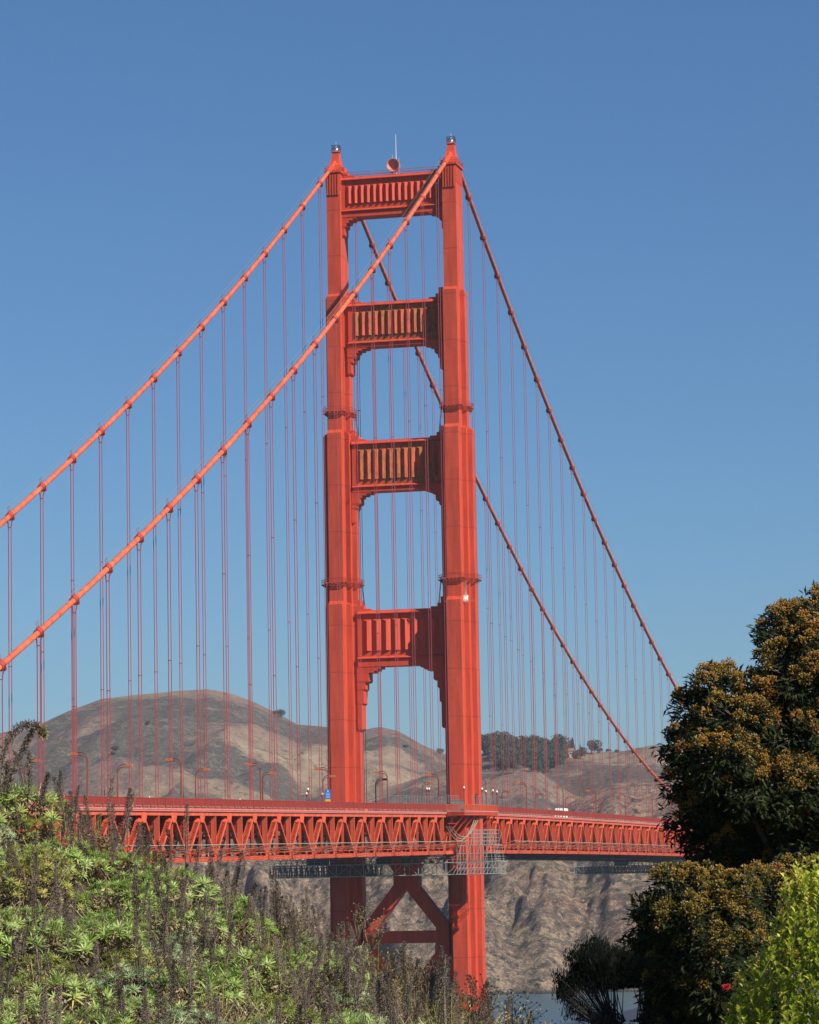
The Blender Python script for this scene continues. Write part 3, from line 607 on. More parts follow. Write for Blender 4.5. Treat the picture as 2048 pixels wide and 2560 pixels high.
# ------------------------------------------------------------------ maintenance gantries hung under the deck
def truss_box(m, x0, x1, y0, y1, z0, z1, pan, w=.14):
    n = max(1, round((x1-x0)/pan))
    for y in (y0, y1):
        for z in (z0, z1): m.bar((x0,y,z),(x1,y,z),w)
        for k in range(n+1): x = x0+(x1-x0)*k/n; m.bar((x,y,z0),(x,y,z1),w*.8,None,(0,1,0))
        for k in range(n):
            xa, xb = x0+(x1-x0)*k/n, x0+(x1-x0)*(k+1)/n
            (m.bar((xa,y,z0),(xb,y,z1),w*.7) if k % 2 else m.bar((xa,y,z1),(xb,y,z0),w*.7))
    for k in range(n+1): x = x0+(x1-x0)*k/n; m.bar((x,y0,z0),(x,y1,z0),w*.7); m.bar((x,y0,z1),(x,y1,z1),w*.7)
def gantry(y, x0, x1, zb, label, cage):
    t = thing('maintenance_gantry', (0, y, zb), label, 'gantry', 'gantries under the deck')
    m = MB(); truss_box(m, x0, x1, y-2.2, y+2.2, zb, zb+2.6, 3.2); child(m.build('truss_box', P['gantry']), t)
    m = MB(); m.box(x0+.3, x1-.3, y-2.0, y+2.0, zb+2.62, zb+2.72); child(m.build('floor', P['gdark']), t)
    m = MB(); xs_ = x1-28 if cage else x1-14
    for yy in (y-2.0, y+2.3):
        for q in range(int((xs_-x0)/.62)): xx = x0+.2+q*.62; m.bar((xx,yy,zb+.05),(xx+.5*(q%2),yy,zb+2.55),.2); m.bar((xx+.3,yy+.1,zb+.05),(xx,yy+.1,zb+2.55),.12)
        for zz in (.5,1.3,2.1): m.bar((x0+.2,yy+.05,zb+zz),(xs_,yy+.05,zb+zz),.1)
    child(m.build('side_screen', P['gdark']), t)
    m = MB()
    for yy in (y-2.1, y+2.1):
        for hh in (.55, 1.1): m.bar((x0,yy,zb+2.7+hh),(x1,yy,zb+2.7+hh),.05)
        for k in range(int((x1-x0)/1.5)): xx = x0+k*1.5; m.bar((xx,yy,zb+2.7),(xx,yy,zb+3.8),.05)
    child(m.build('guard_rail', P['gantry']), t)
    m = MB(); k = 0; xx = x0+1
    while xx < min(x1, 12.5):
        m.bar((xx,y-1.9,zb+2.7),(xx+.9,y-1.9,zbot(y)+.1 if abs(xx) < 13 else zb+4.3),.12); m.bar((xx+.9,y+1.9,zb+2.7),(xx,y+1.9,zbot(y)+.1 if abs(xx) < 13 else zb+4.3),.12); m.bar((xx,y-1.9,zb+4.2),(xx+1.3,y-1.9,zb+4.2),.08); m.bar((xx,y-1.9,zb+4.2),(xx,y+1.9,zb+4.2),.08); xx += 1.3
    child(m.build('hanger', P['gdark']), t)
    m = MB()
    for xa, xb, za in ((-19.5,-15.0,1.9),(-3.5,-.8,1.3),(2.5,5.5,1.0)): m.box(xa, xb, y-1.3, y+1.3, zb+2.73, zb+2.73+za); child(m.build('equipment', P['gdark']), t); m = MB()
    m = MB()
    for k in range(8): q = random.uniform(4, 13); m.box(q, q+random.uniform(.4,1.0), y-1.8, y-1.2, zb+2.73, zb+2.73+random.uniform(.3,1.2)); child(m.build('crate', P['fascia']), t); m = MB()  # crates standing loose on the gantry floor
    if cage:
        m = MB(); X0, X1 = 15.2, 24.2
        for kk in range(13):
            x = X0+(X1-X0)*kk/12
            for yy in (y-2.6, y+2.6): m.bar((x+(.6 if kk > 9 else 0),yy,zb),(x,yy,zb+6.3),.07)
        for kk in range(9):
            x = X0+2.6+kk*.72
            for yy in (y-2.6, y+2.6): m.bar((x,yy,zb+6.3),(x,yy,zb+9.8),.07)
        for z in (0,1.3,2.6,4.5,6.3):
            for yy in (y-2.6,y+2.6): m.bar((X0,yy,zb+z),(X1,yy,zb+z),.09)
        for z in (7.2,8.0,8.8,9.6):
            for yy in (y-2.6,y+2.6): m.bar((X0+2.4,yy,zb+z),(X1-.6,yy,zb+z),.08)
        for kk in range(5): x = X0+(X1-X0)*kk/4; m.bar((x,y-2.6,zb),(x,y+2.6,zb),.1); m.bar((x,y-2.6,zb+6.3),(x,y+2.6,zb+6.3),.1)
        for kk in range(12): x = X0-1+kk*.75; m.bar((x,y-2.62,zb),(x+1.6,y-2.62,zb+2.7),.09)
        m.bar((X1,y-2.6,zb),(X1+2.4,y-2.6,zb+2.7),.12); m.bar((X1,y-2.6,zb+2.7),(X1+2.4,y-2.6,zb+2.7),.1); m.bar((X1-1,y-2.6,zb),(X1+1.4,y-2.6,zb+2.7),.12)
        for kk in range(5): x = X0+kk*2.1; m.bar((x,y-2.6,zb+3),(x+1.7,y-2.6,zb+9),.08)
        child(m.build('scaffold_cage', P['galv']), t)
        m = MB()
        for z in (2.75, 4.55, 6.35): m.box(X0+.1, X1-.1, y-2.4, y+2.4, zb+z, zb+z+.06)
        child(m.build('planks', P['net']), t)
    else:
        m = MB(); m.tube([(-1.6,y,zb+3.4),(-1.2,y,zb+2.9),(1.8,y,zb+2.9),(2.4,y,zb+3.6),(2.2,y,zb+4.7),(-1.2,y,zb+4.9)],[.5,1.2,1.4,1.4,1.2,.4],10); child(m.build('covered_pod', P['canvas'], smooth=True), t)
    return t
gantry(-13.5, -28, 25.0, 61.2, 'steel gantry with a pale scaffold cage under the deck at the tower', True)
gantry(372, -33, 22, 63.0, 'dark gantry with a rounded white pod under the deck right of the tower', False)
# ------------------------------------------------------------------ headlands beyond the strait
def interp(tab, x):
    if x <= tab[0][0]: return tab[0][1]
    for (a, p), (b, q) in zip(tab, tab[1:]):
        if x <= b: t = (x-a)/(b-a); return p+(q-p)*t
    return tab[-1][1]
# crest heights (bearing east of the bridge axis in degrees, metres above the water)
R1 = [(-32,150),(-27,180),(-23.0,215.5),(-20.93,243.3),(-20.3,250.8),(-19.7,267.5),(-19.14,279.8),(-18.48,284.2),(-17.85,287.6),(-17.31,289.3),(-16.89,284.5),(-16.45,273.9),(-16.03,260.6),(-15.72,248.3),(-15.23,245.2),(-14.83,242.5),(-14.56,241.3),(-14.25,244.1),(-13.94,239.3),(-13.54,224.2),(-13.27,216),(-12.66,203.3),(-11.82,178),(-10.42,158.6),(-4.9,107.7),(4,90)]
R2 = [(-26,60),(-15.34,142.8),(-13.93,159.9),(-13.22,172),(-12.51,186.1),(-12.09,187.5),(-11.1,185.7),(-10.31,185.6),(-9.97,186.3),(-9.7,189.3),(-9.45,191.2),(-9.07,188.6),(-8.3,183.3),(-6.22,173.4),(-3.48,162.6),(4,130)]
R3 = [(-26,60),(-13.94,120.6),(-12.88,145.2),(-12.38,149.5),(-12.1,154.1),(-11.74,158.2),(-11.53,156.1),(-11.26,146.9),(-10.9,135.5),(-10.43,127.1),(-9.03,116.3),(4,80)]
R4 = [(-32,110),(-23.7,115.5),(-19.5,110.5),(-17.45,109.2),(-15.35,105.2),(-13.95,99),(-12.89,103.6),(-11.84,105.4),(-11.27,110.3),(-10.84,118.4),(-10.42,124.1),(-10.12,128.9),(-9.7,128.8),(-9.35,128.5),(-8.67,129.3),(-6.23,129.9),(-3.48,130),(4,120)]
def shore(b):     # distance of the waterline
    return 1888 + 10*sin(b*5.1) + 14*sin(b*2.3+1) + (120*max(0, 1-abs(b+14.6)/1.7) if b < -12 else 0)
def hill_z(b, d):
    x = d*sin(radians(b)); y = d*cos(radians(b)); v = Vector((x, y, 0))
    big = mnoise.fractal(v*0.0035, 1.0, 2.0, 4); gul = abs(mnoise.noise(Vector((x*0.006, y*0.0022, 3.1)))); fine = mnoise.fractal(v*0.02, 0.9, 2.1, 5); rg = 1-abs(mnoise.noise(Vector((x*0.0125+big*.5, y*0.0055, 7.7))))*2; rg2 = 1-abs(mnoise.noise(Vector((x*0.035+fine*.3, y*0.016, 2.2))))*2
    z = -4.0; sh = shore(b)
    for R, D, wf, wb, pw in ((R1, 3600, 1250, 500, 1.25), (R2, 3000, 760, 260, 1.3), (R3, 2600, 420, 170, 1.5), (R4, 2150, 2150-sh, 190, 1.12)):
        h = interp(R, b); t = (D-d)/wf if d < D else (d-D)/wb
        if t >= 1.15: continue
        body = max(0.0, 1-abs(t)**pw) if t < 1 else 0
        amp = min(1.0, 3*t) if d < D else min(1, 3*t)
        zz = h*body - (gul*0.16*h + 0.0)*amp*(1-t)*1.2 + amp*(big*0.035*h + fine*(3.5 if D > 2200 else 5.0) + (rg*.075*h + rg2*.026*h)*(1-.45*body))*(0.4+body)
        if D == 2150 and d < D:
            wq = mnoise.noise(v*.006)*2.2; c1 = 1-abs(mnoise.noise(Vector((b*1.5+wq*.7+d*.011, d*0.0045, 5.5))))*2.2; c2 = 1-abs(mnoise.noise(Vector((b*4.0+wq-d*.02, d*0.012, 9.1))))*2; c3 = mnoise.turbulence(v*0.03, 4, False)-.5; zz += amp*min(1, 3*(1-t))*(c1*9+c2*3.0+c3*5+(mnoise.turbulence(v*.11, 3, True)-.6)*2.2)
        z = max(z, zz)
    if d < sh: z = -1 - (sh-d)*0.08
    elif d < sh+40: z = min(z, 1.0+(d-sh)*1.2+fine*2); z = max(z, -1+(d-sh)*.25)
    return max(z, -4.5)
NB, ND = 420, 230
bs = [-34+11*i/40 for i in range(40)]+[-23+18*i/400 for i in range(400)]+[-5+9*i/30 for i in range(31)]; NB = len(bs)-1
ds = [1830+ (560*(j/120) if j <= 120 else 560+1900*((j-120)/110)**1.25) for j in range(ND+1)]
hv = []; hf = []
for b in bs:
    for d in ds: hv.append((CAM.x+d*sin(radians(b)), CAM.y+d*cos(radians(b)), hill_z(b, d)))
for i in range(NB):
    for j in range(ND): a = i*(ND+1)+j; hf.append((a, a+ND+1, a+ND+2, a+1))
def hill_mat():
    m, nt, b = mat_new('dry_headland_scrub'); vec = coords(nt)
    g = nt.nodes.new('ShaderNodeNewGeometry'); sn = nt.nodes.new('ShaderNodeSeparateXYZ'); nt.links.new(g.outputs['Normal'], sn.inputs[0])
    sp = nt.nodes.new('ShaderNodeSeparateXYZ'); nt.links.new(g.outputs['Position'], sp.inputs[0])
    n1 = noise(nt, vec, 0.0042, 10, 0.58, 0.9); n2 = noise(nt, vec, 0.018, 10, 0.72, 0.5); n3 = noise(nt, vec, 0.12, 6, 0.7); n4 = noise(nt, vec, 0.0022, 5, 0.5)
    grass = ramp(nt, n2, [(0.3, (0.20,0.14,0.105)), (0.5, (0.30,0.225,0.155)), (0.7, (0.43,0.34,0.23))])
    purple = ramp(nt, n3, [(0.35, (0.140,0.095,0.085)), (0.65, (0.26,0.175,0.142))])
    brush = ramp(nt, n3, [(0.3, (0.050,0.052,0.050)), (0.5, (0.092,0.088,0.080)), (0.7, (0.15,0.132,0.112))])
    col = mix(nt, ramp(nt, n4, [(0.42, (0,0,0)), (0.58, (1,1,1))]), grass, purple)
    mask = math_(nt, 'ADD', math_(nt, 'MULTIPLY', n1, 0.75), math_(nt, 'MULTIPLY', n2, 0.35))
    col = mix(nt, math_(nt, 'MULTIPLY', ramp(nt, mask, [(0.54, (0,0,0)), (0.57, (1,1,1))]), 0.88), col, brush)
    # cliffs near the water: bare rock with rusty and grey bands
    rk = nt.nodes.new('ShaderNodeTexVoronoi'); rk.inputs['Scale'].default_value = 0.07; nt.links.new(vec, rk.inputs['Vector'])
    rn = noise(nt, coords(nt, (1,1,2.2)), 0.03, 9, 0.72, 1.2)
    rock = ramp(nt, rn, [(0.30, (0.105,0.076,0.070)), (0.45, (0.205,0.150,0.120)), (0.58, (0.30,0.225,0.155)), (0.75, (0.40,0.31,0.205))])
    rock = mix(nt, math_(nt, 'MULTIPLY', ramp(nt, noise(nt, vec, 0.006, 4), [(0.52, (0,0,0)), (0.66, (1,1,1))]), 0.6), rock, (0.27,0.13,0.085))
    rock = mix(nt, ramp(nt, n3, [(0.52, (0,0,0)), (0.60, (1,1,1))]), rock, (0.062,0.058,0.050))
    n5 = noise(nt, coords(nt, (1,1,0.7)), 0.32, 8, 0.78, 0.4); rock = mix(nt, 1.0, rock, ramp(nt, n5, [(0.36, (0.40,0.38,0.40)), (0.50, (0.95,0.95,0.95)), (0.64, (1.5,1.48,1.42))]), 'MULTIPLY')
    dd = nt.nodes.new('ShaderNodeVectorMath'); dd.operation = 'DISTANCE'; nt.links.new(g.outputs['Position'], dd.inputs[0]); dd.inputs[1].default_value = CAM
    rm = math_(nt, 'ADD', math_(nt, 'DIVIDE', math_(nt, 'SUBTRACT', 2230.0, dd.outputs['Value']), 120.0), math_(nt, 'MULTIPLY', math_(nt, 'SUBTRACT', n2, 0.5), 1.2))
    col = mix(nt, ramp(nt, rm, [(0.3, (0,0,0)), (0.75, (1,1,1))]), col, rock)
    wet = math_(nt, 'ADD', math_(nt, 'DIVIDE', sp.outputs[2], 6.0), math_(nt, 'MULTIPLY', n3, 0.4)); col = mix(nt, ramp(nt, wet, [(0.35, (1,1,1)), (0.75, (0,0,0))]), col, (0.045,0.043,0.04))
    sc = math_(nt, 'ADD', math_(nt, 'MULTIPLY', noise(nt, vec, 0.16, 6, 0.75), 0.75), math_(nt, 'MULTIPLY', n1, 0.3)); spk = ramp(nt, sc, [(0.535, (0,0,0)), (0.575, (1,1,1))]); col = mix(nt, math_(nt, 'MULTIPLY', spk, 0.62), col, (0.050,0.048,0.042))
    lt = noise(nt, coords(nt, (1,1,1), rot=(0,0,1)), 0.35, 3, 0.7); col = mix(nt, math_(nt, 'MULTIPLY', ramp(nt, lt, [(0.60, (0,0,0)), (0.66, (1,1,1))]), 0.6), col, (0.42,0.35,0.26))
    nt.links.new(col, b.inputs['Base Color']); b.inputs['Roughness'].default_value = 0.95; b.inputs['Specular IOR Level'].default_value = 0.1
    bump(nt, b, math_(nt, 'ADD', math_(nt, 'MULTIPLY', n3, 0.7), math_(nt, 'ADD', math_(nt, 'MULTIPLY', rn, 0.9), math_(nt, 'MULTIPLY', n5, 0.55))), 0.75, 9.0); return m
hills = MB(); hills.v = hv; hills.f = hf
tag(hills.build('hills', hill_mat(), None, True), kind='structure')
# ------------------------------------------------------------------ strait
m, nt, b = mat_new('strait_water')
b.inputs['Base Color'].default_value = (0.040, 0.085, 0.110, 1); b.inputs['Roughness'].default_value = 0.28; b.inputs['IOR'].default_value = 1.33
w1 = noise(nt, coords(nt, (1, 0.35, 1), rot=(0,0,.3)), 0.22, 6, 0.6); bump(nt, b, w1, 1.0, 2.0)
wm = MB(); wm.add([(-3500,-560,0),(2500,-560,0),(2500,4150,0),(-3500,4150,0)], [(0,1,2,3)])
tag(wm.build('water', m), kind='structure')
# ------------------------------------------------------------------ near bank
SKY = [(-12,2.7),(-7.32,2.0),(-5.9,1.45),(-4.46,.6),(-2.3,-.5),(-.46,-1.6),(.6,-2.3),(1.3,-3.2),(3,-4.2),(5,-4.3),(12,-4.4)]
def bank(r, d):
    hs = interp(SKY, r)-.5; g45 = -2.35-.02*r
    if d <= 45: z = -1.75+(g45+1.75)*max(0, min(1, (d-4)/41))
    elif d <= 58: z = g45+(hs-g45)*((d-45)/13)**0.9
    else: z = hs-(d-58)*.22-max(0, d-62)*.42
    return max(z, -59.5)
gv, gf = [], []
rs = [-70+140*i/90 for i in range(91)]; dl = [-30, -10, 0, 10, 20, 30, 38]+[42+1.5*k for k in range(14)]+[66, 70, 76, 84, 95, 110, 130, 150, 170]
for r in rs:
    for d in dl: p = rd(r, d, bank(r, max(d, 0))+.08*mnoise.noise(Vector((r*.8, d*.8, 0)))); gv.append(tuple(p))
nd = len(dl)
for i in range(len(rs)-1):
    for j in range(nd-1): a = i*nd+j; gf.append((a, a+nd, a+nd+1, a+1))
m, nt, b = mat_new('dry_bank_soil'); n = noise(nt, coords(nt), 3.0, 8, 0.7)
nt.links.new(ramp(nt, n, [(0.3, (0.018,0.014,0.010)), (0.55, (0.055,0.042,0.026)), (0.75, (0.10,0.078,0.045))]), b.inputs['Base Color']); b.inputs['Roughness'].default_value = 1; bump(nt, b, n, 0.8, 0.1)
gm = MB(); gm.v = gv; gm.f = gf; tag(gm.build('hillside_ground', m, None, True), kind='structure')
# ------------------------------------------------------------------ grove, lone trees and house on the headland
tmat = leafmat('far_tree_foliage', [(0.1, (0.018,0.030,0.022)), (0.5, (0.035,0.052,0.034)), (0.95, (0.065,0.080,0.050))], 0.7, 0.0)
bark = plain('bark', (0.10,0.075,0.055), 0.9, var=0.3, scale=6)
def far_crown(seed, conifer, n=1100):
    R = random.Random(seed); m = MB()
    lobes = [(R.uniform(-.32,.32), R.uniform(-.32,.32), R.uniform(.45,.85), R.uniform(.2,.34)) for _ in range(9)]
    for _ in range(n):
        if conifer: z = R.uniform(.12, 1); rr = .26*(1.02-z)**.8*R.uniform(.5, 1.1); a = R.uniform(0, 2*pi); c = Vector((rr*cos(a), rr*sin(a), z)); s = .035
        else:
            lx, ly, lz, lr = R.choice(lobes); v = Vector((R.gauss(0,1), R.gauss(0,1), R.gauss(0,1))).normalized()*lr*R.uniform(.7, 1.05); c = Vector((lx, ly, lz))+v; s = .042
        ax = Vector((R.gauss(0,1), R.gauss(0,1), R.gauss(0,1))).normalized(); b_ = ax.orthogonal().normalized()*s*R.uniform(.6,1.3); c2 = ax.cross(b_).normalized()*s*R.uniform(.5,1.1)
        m.add([c-b_, c+c2, c+b_, c-c2], [(0,1,2,3)])
    return m
def far_trunk(): 
    m = MB(); m.tube([(0,0,-.1),(.01,0,.3),(0,.01,.65)], [.035,.026,.012], 6); return m
csrc = [far_crown(k, k >= 4) for k in range(6)]
built = {}
def ground_at(px, py, D0):      # where a sight line meets the headland near a given distance
    v = ray(px, py); v = v/sqrt(v.x*v.x+v.y*v.y); best = None; d = D0-450
    b = math.degrees(atan2(v.x, v.y))
    while d < D0+600:
        if CAM.z+v.z*d < hill_z(b, d): return CAM+v*d
        d += 12
    return Vector((CAM.x+v.x*D0, CAM.y+v.y*D0, hill_z(b, D0)))
def far_tree(px, py, D, h, k, label, group, wid=1.0):
    p = ground_at(px, py, D); b = math.degrees(atan2(p.x-CAM.x, p.y-CAM.y)); p.z = hill_z(b, sqrt((p.x-CAM.x)**2+(p.y-CAM.y)**2))-1
    t = thing('hillside_tree', p, label, 'tree', group); t.rotation_euler = (0,0,random.uniform(0,6.28)); t.scale = (h*wid, h*wid, h)
    if k not in built: built[k] = (csrc[k].build('crown', tmat, t), far_trunk().build('trunk', bark, t))
    else:
        for o in built[k]: inst(o, t)
random.seed(21); GT = []
for i in range(110):
    x = random.uniform(1206, 1408); lo = 1944 if 1240 < x < 1395 else 1905
    GT.append((x, random.uniform(1884, lo-8+ (0 if x > 1250 else -8)), random.uniform(9, 19)))
GT += [(1418,1898,11),(1440,1905,10),(1452,1899,9),(1462,1893,8),(1404,1885,13),(1392,1884,15),(1255,1885,20),(1240,1886,17),(1268,1884,17),(1330,1884,15),(1345,1884,16),(1310,1884,14)]
GT.sort(key=lambda q: (round(q[1]/9), q[0]))
GRP = 'dark trees of the grove on the far headland'
rows = {}
for x, y, h in GT: rows.setdefault(round(y/9), []).append((x, y, h))
ng = sorted(rows)
for ri, key in enumerate(ng):
    for ci, (x, y, h) in enumerate(rows[key]):
        far_tree(x, y, 2950, h, random.choice((0,1,2,3,0,1,2,4)), f'dark grove tree on the headland, {ordn(ci+1)} from the left in the {ordn(ri+1)} row down', GRP, random.uniform(.8,1.1))
far_tree(1432, 1884, 2960, 15, 5, 'tall dark conical conifer standing apart on the headland skyline', None, .8)
far_tree(1451, 1880, 2960, 11, 4, 'small thin conifer between the tall cone and the round crowned tree on the skyline', None, .55)
far_tree(1480, 1886, 2960, 13.5, 1, 'round crowned dark tree at the right end of the headland grove', None, 1.15)
for x, y, h, l in ((1500,1884,6,'low dark shrub tree just right of the round crowned skyline tree'),(1522,1882,4,'flat dark bush on the skyline, left one of two'),(1542,1882,4,'flat dark bush on the skyline, right one of two'),(703,1795,9,'dark tree breaking the right shoulder of the big round hill'),(690,1788,6,'small dark tree beside the tree on the hill shoulder'),(288,1888,6,'larger dark bush on the hillside slope left of the tower'),(280,1891,5,'smaller dark bush on the hillside slope left of the tower'),(370,1818,5,'single dark bush high on the big round hill'),(1014,1873,5,'lone dark bush on the slope seen between the tower legs'),(1101,1886,7,'dark bush beside the inner edge of the near leg')):
    far_tree(x, y, 2950 if x > 1200 else 3450, h, random.choice((0,2,3)), l, None, 1.2)
p = ground_at(1421, 1880, 2950)
t = thing('hillside_house', p+Vector((0,0,1)), 'small pale house among the dark trees on the far headland', 'house')
wmat = plain('cream_wall', (0.6,0.52,0.42), 0.8); m = MB(); m.box(-5,5,-4,4,-2,4.2); kid(m.build('wall', wmat), t)
m = MB(); m.add([(-5.5,-4.5,4.2),(5.5,-4.5,4.2),(5.5,4.5,4.2),(-5.5,4.5,4.2),(-5.5,0,6.6),(5.5,0,6.6)],[(0,1,5,4),(2,3,4,5),(0,4,3),(1,2,5),(3,2,1,0)]); kid(m.build('roof', plain('brown_roof', (0.2,0.12,0.09), 0.9)), t)
for x in (-3,0,3): m = MB(); m.box(x-.7,x+.7,-4.06,-4.0,1,2.6); kid(m.build('window', P['glass']), t)
# parked cars at the viewpoint on the cliff shelf
for x, c, l in ((1580,'white','white parked car on the cliff shelf, leftmost of three'),(1609,'galv','silver parked car on the cliff shelf, middle of three'),(1634,'white','white parked car on the cliff shelf, rightmost of three')):
    v = ray(x, 1951); v = v/sqrt(v.x*v.x+v.y*v.y); b_ = math.degrees(atan2(v.x, v.y)); p = CAM+v*2160; p.z = hill_z(b_, 2160)
    t = thing('parked_car', p, l, 'car', 'cars at the clifftop viewpoint'); t.rotation_euler = (0,0,.2)
    m = MB(); m.frus((-2.2,2.2,-.9,.9,.35),(-2.15,2.15,-.88,.88,.95)); m.frus((-1.2,1.5,-.84,.84,.95),(-.7,1.0,-.7,.7,1.5)); kid(m.build('body', P[c]), t)
    m = MB(); m.frus((-1.05,1.35,-.855,.855,1.0),(-.75,1.05,-.725,.725,1.4)); kid(m.build('window', P['glass']), t)
    for xx in (-1.4,1.4):
        for yy in (-.85,.85): m = MB(); m.tube([(xx,yy-.1,.33),(xx,yy+.1,.33)],.33,10); kid(m.build('wheel', P['rubber']), t)
# ------------------------------------------------------------------ echium shrubs on the bank
GREEN = [(0.1,(0.13,0.23,0.030)),(0.35,(0.26,0.39,0.07)),(0.6,(0.37,0.48,0.15)),(0.8,(0.47,0.54,0.26)),(0.97,(0.55,0.52,0.12))]
GREY = [(0.1,(0.15,0.23,0.085)),(0.4,(0.27,0.36,0.17)),(0.7,(0.39,0.46,0.27)),(0.95,(0.52,0.56,0.38))]
YELL = [(0.1,(0.12,0.16,0.03)),(0.4,(0.24,0.29,0.06)),(0.65,(0.36,0.37,0.10)),(0.85,(0.52,0.46,0.09)),(0.97,(0.52,0.36,0.10))]
DRY = [(0.1,(0.07,0.048,0.028)),(0.4,(0.19,0.135,0.075)),(0.7,(0.34,0.26,0.15)),(0.95,(0.50,0.42,0.26))]
OLIV = [(0.1,(0.08,0.08,0.022)),(0.4,(0.17,0.15,0.05)),(0.7,(0.29,0.24,0.09)),(0.95,(0.42,0.34,0.16))]
LM = dict(green=leafmat('green_rosette_leaf', GREEN, 0.5, 0.35), grey=leafmat('grey_green_rosette_leaf', GREY, 0.5, 0.3), yellow=leafmat('yellowing_rosette_leaf', YELL, 0.5, 0.35), dry=leafmat('dead_leaf', DRY, 0.8, 0.1), olive=leafmat('olive_small_leaf', OLIV, 0.7, 0.15))
SPM = leafmat('dead_flower_spike', [(0.1,(0.060,0.045,0.036)),(0.45,(0.135,0.104,0.085)),(0.75,(0.22,0.175,0.138)),(0.97,(0.34,0.275,0.205))], 0.9, 0.05, 0.1)
STM = leafmat('dead_stalk', [(0.1,(0.10,0.075,0.05)),(0.6,(0.22,0.17,0.11)),(0.95,(0.36,0.30,0.20))], 0.9, 0.0, 0.1)
def frame(n, R):
    n = n.normalized(); a = n.orthogonal().normalized(); t = R.uniform(0, 2*pi); b = n.cross(a); a2 = a*cos(t)+b*sin(t); return n, a2, n.cross(a2)
def leaf(m, base, dirv, up, L, w, droop):
    """narrow arching blade, four rings long"""
    s = dirv.cross(up); s = s.normalized() if s.length > 1e-4 else Vector((1,0,0)); pts = []
    for t, ww in ((0,.35),(.3,1),(.65,.85),(1,.06)):
        c = base+dirv*(L*t)-up*(droop*L*t*t); pts.append((c-s*(w*ww/2)+up*(.12*w), c, c+s*(w*ww/2)+up*(.12*w)))
    vs = [p for r in pts for p in r]; fs = []
    for i in range(3): a = i*3; fs += [(a,a+1,a+4,a+3),(a+1,a+2,a+5,a+4)]
    m.add(vs, fs)
def rosette(m, c, n, L, R, cnt=24):
    n, a, b = frame(n, R)
    for i in range(cnt):
        th = i*2.39996; el = radians(8+62*(i/cnt)); d = (a*cos(th)+b*sin(th))*cos(el)+n*sin(el); l = L*R.uniform(.75,1.1)*(1-.25*(i/cnt)); leaf(m, c, d.normalized(), (n*cos(el)-(a*cos(th)+b*sin(th))*sin(el)).normalized(), l, l*R.uniform(.12,.18), R.uniform(.05,.3))
def dome_pts(R, n, rx, h):
    for _ in range(n):
        a = R.uniform(0,2*pi); u = R.random()**.5; z = sqrt(max(0,1-u*u)); yield Vector((rx*u*cos(a), rx*u*sin(a), h*z)), Vector((u*cos(a)*h, u*sin(a)*h, z*rx+.15)).normalized()
def foliage(seed, dens, L, cnt=22):
    R = random.Random(seed); m = MB()
    for c, n in dome_pts(R, dens, .78, .62): rosette(m, c*R.uniform(.86,1.1), (n+Vector((R.uniform(-.4,.4),R.uniform(-.4,.4),R.uniform(0,.5)))).normalized(), L*R.uniform(.7,1.25), R, cnt)
    return m
def litter(seed, n=650, s=.05):
    R = random.Random(seed); m = MB()
    for c, nn in dome_pts(R, n, .8, .56):
        c = c*R.uniform(.6,.98); d = Vector((R.gauss(0,1),R.gauss(0,1),R.gauss(-.2,.9))).normalized(); leafq(m, c, d, s*R.uniform(.6,1.9), .016*R.uniform(.7,1.6), R)
    for _ in range(40):
        a = R.uniform(0,2*pi); r = R.uniform(.1,.7); p = Vector((r*.3*cos(a), r*.3*sin(a), 0)); q = Vector((r*cos(a), r*sin(a), R.uniform(.3,.75))); m.tube([p, (p+q)/2+Vector((R.uniform(-.06,.06),R.uniform(-.06,.06),.04)), q], [.012,.009,.005], 4, False)
    return m
def leafq(m, c, d, L, w, R):
    s = d.orthogonal().normalized()*w; k = d.cross(s).normalized()*(w*.5)
    m.add([c-s*.3, c+d*(L*.45)-s+k, c+d*L, c+d*(L*.45)+s+k], [(0,1,2,3)])
def spike(seed, h, n=680, curve=None):
    R = random.Random(seed); m = MB(); lean = Vector((R.uniform(-.07,.07),R.uniform(-.07,.07),0))
    P0 = curve or (lambda t: Vector((0,0,h*t))+lean*(h*t*t)*2.0)
    m.tube([P0(t/6) for t in range(7)], [.014-.0015*t for t in range(7)], 4, False)
    for i in range(n):
        t = .18+.82*R.random()**.85; c = P0(t); rad = .068*(1-t)**.45*(.55+.45*min(1,(t-.1)*5))+.008
        a = R.uniform(0,2*pi); o = Vector((cos(a),sin(a),R.uniform(-.25,.55))); leafq(m, c+o*(rad*R.uniform(.1,.9)), (o+Vector((0,0,R.uniform(-.5,.6)))).normalized(), R.uniform(.014,.034), R.uniform(.004,.009), R)
    return m
SPK = []; holder = []
for k, h in enumerate((.62,.78,.95,.7,.85,1.1)):
    me = spike(50+k, h); SPK.append(me)
FOL = dict(green=[foliage(1,84,.135),foliage(2,105,.11),foliage(3,52,.18)], grey=[foliage(4,110,.105),foliage(5,90,.125)], yellow=[foliage(6,66,.135),foliage(7,80,.12)])
LIT = [litter(8), litter(9), litter(10)]
def olive(seed):
    R = random.Random(seed); m = MB()
    for _ in range(26):
        a = R.uniform(0,2*pi); r = R.uniform(.05,.75); top = Vector((r*cos(a), r*sin(a), R.uniform(.35,.95)*(1.1-r*.6))); p = Vector((r*.35*cos(a), r*.35*sin(a), 0)); m.tube([p, p.lerp(top,.5)+Vector((0,0,.05)), top], [.012,.008,.003], 4, False)
        for i in range(60):
            t = R.uniform(.25,1.05); c = p.lerp(top, t)+Vector((R.gauss(0,.05),R.gauss(0,.05),R.gauss(0,.04))); leafq(m, c, Vector((R.gauss(0,1),R.gauss(0,1),R.gauss(.4,.8))).normalized(), R.uniform(.02,.05), R.uniform(.006,.012), R)
    return m
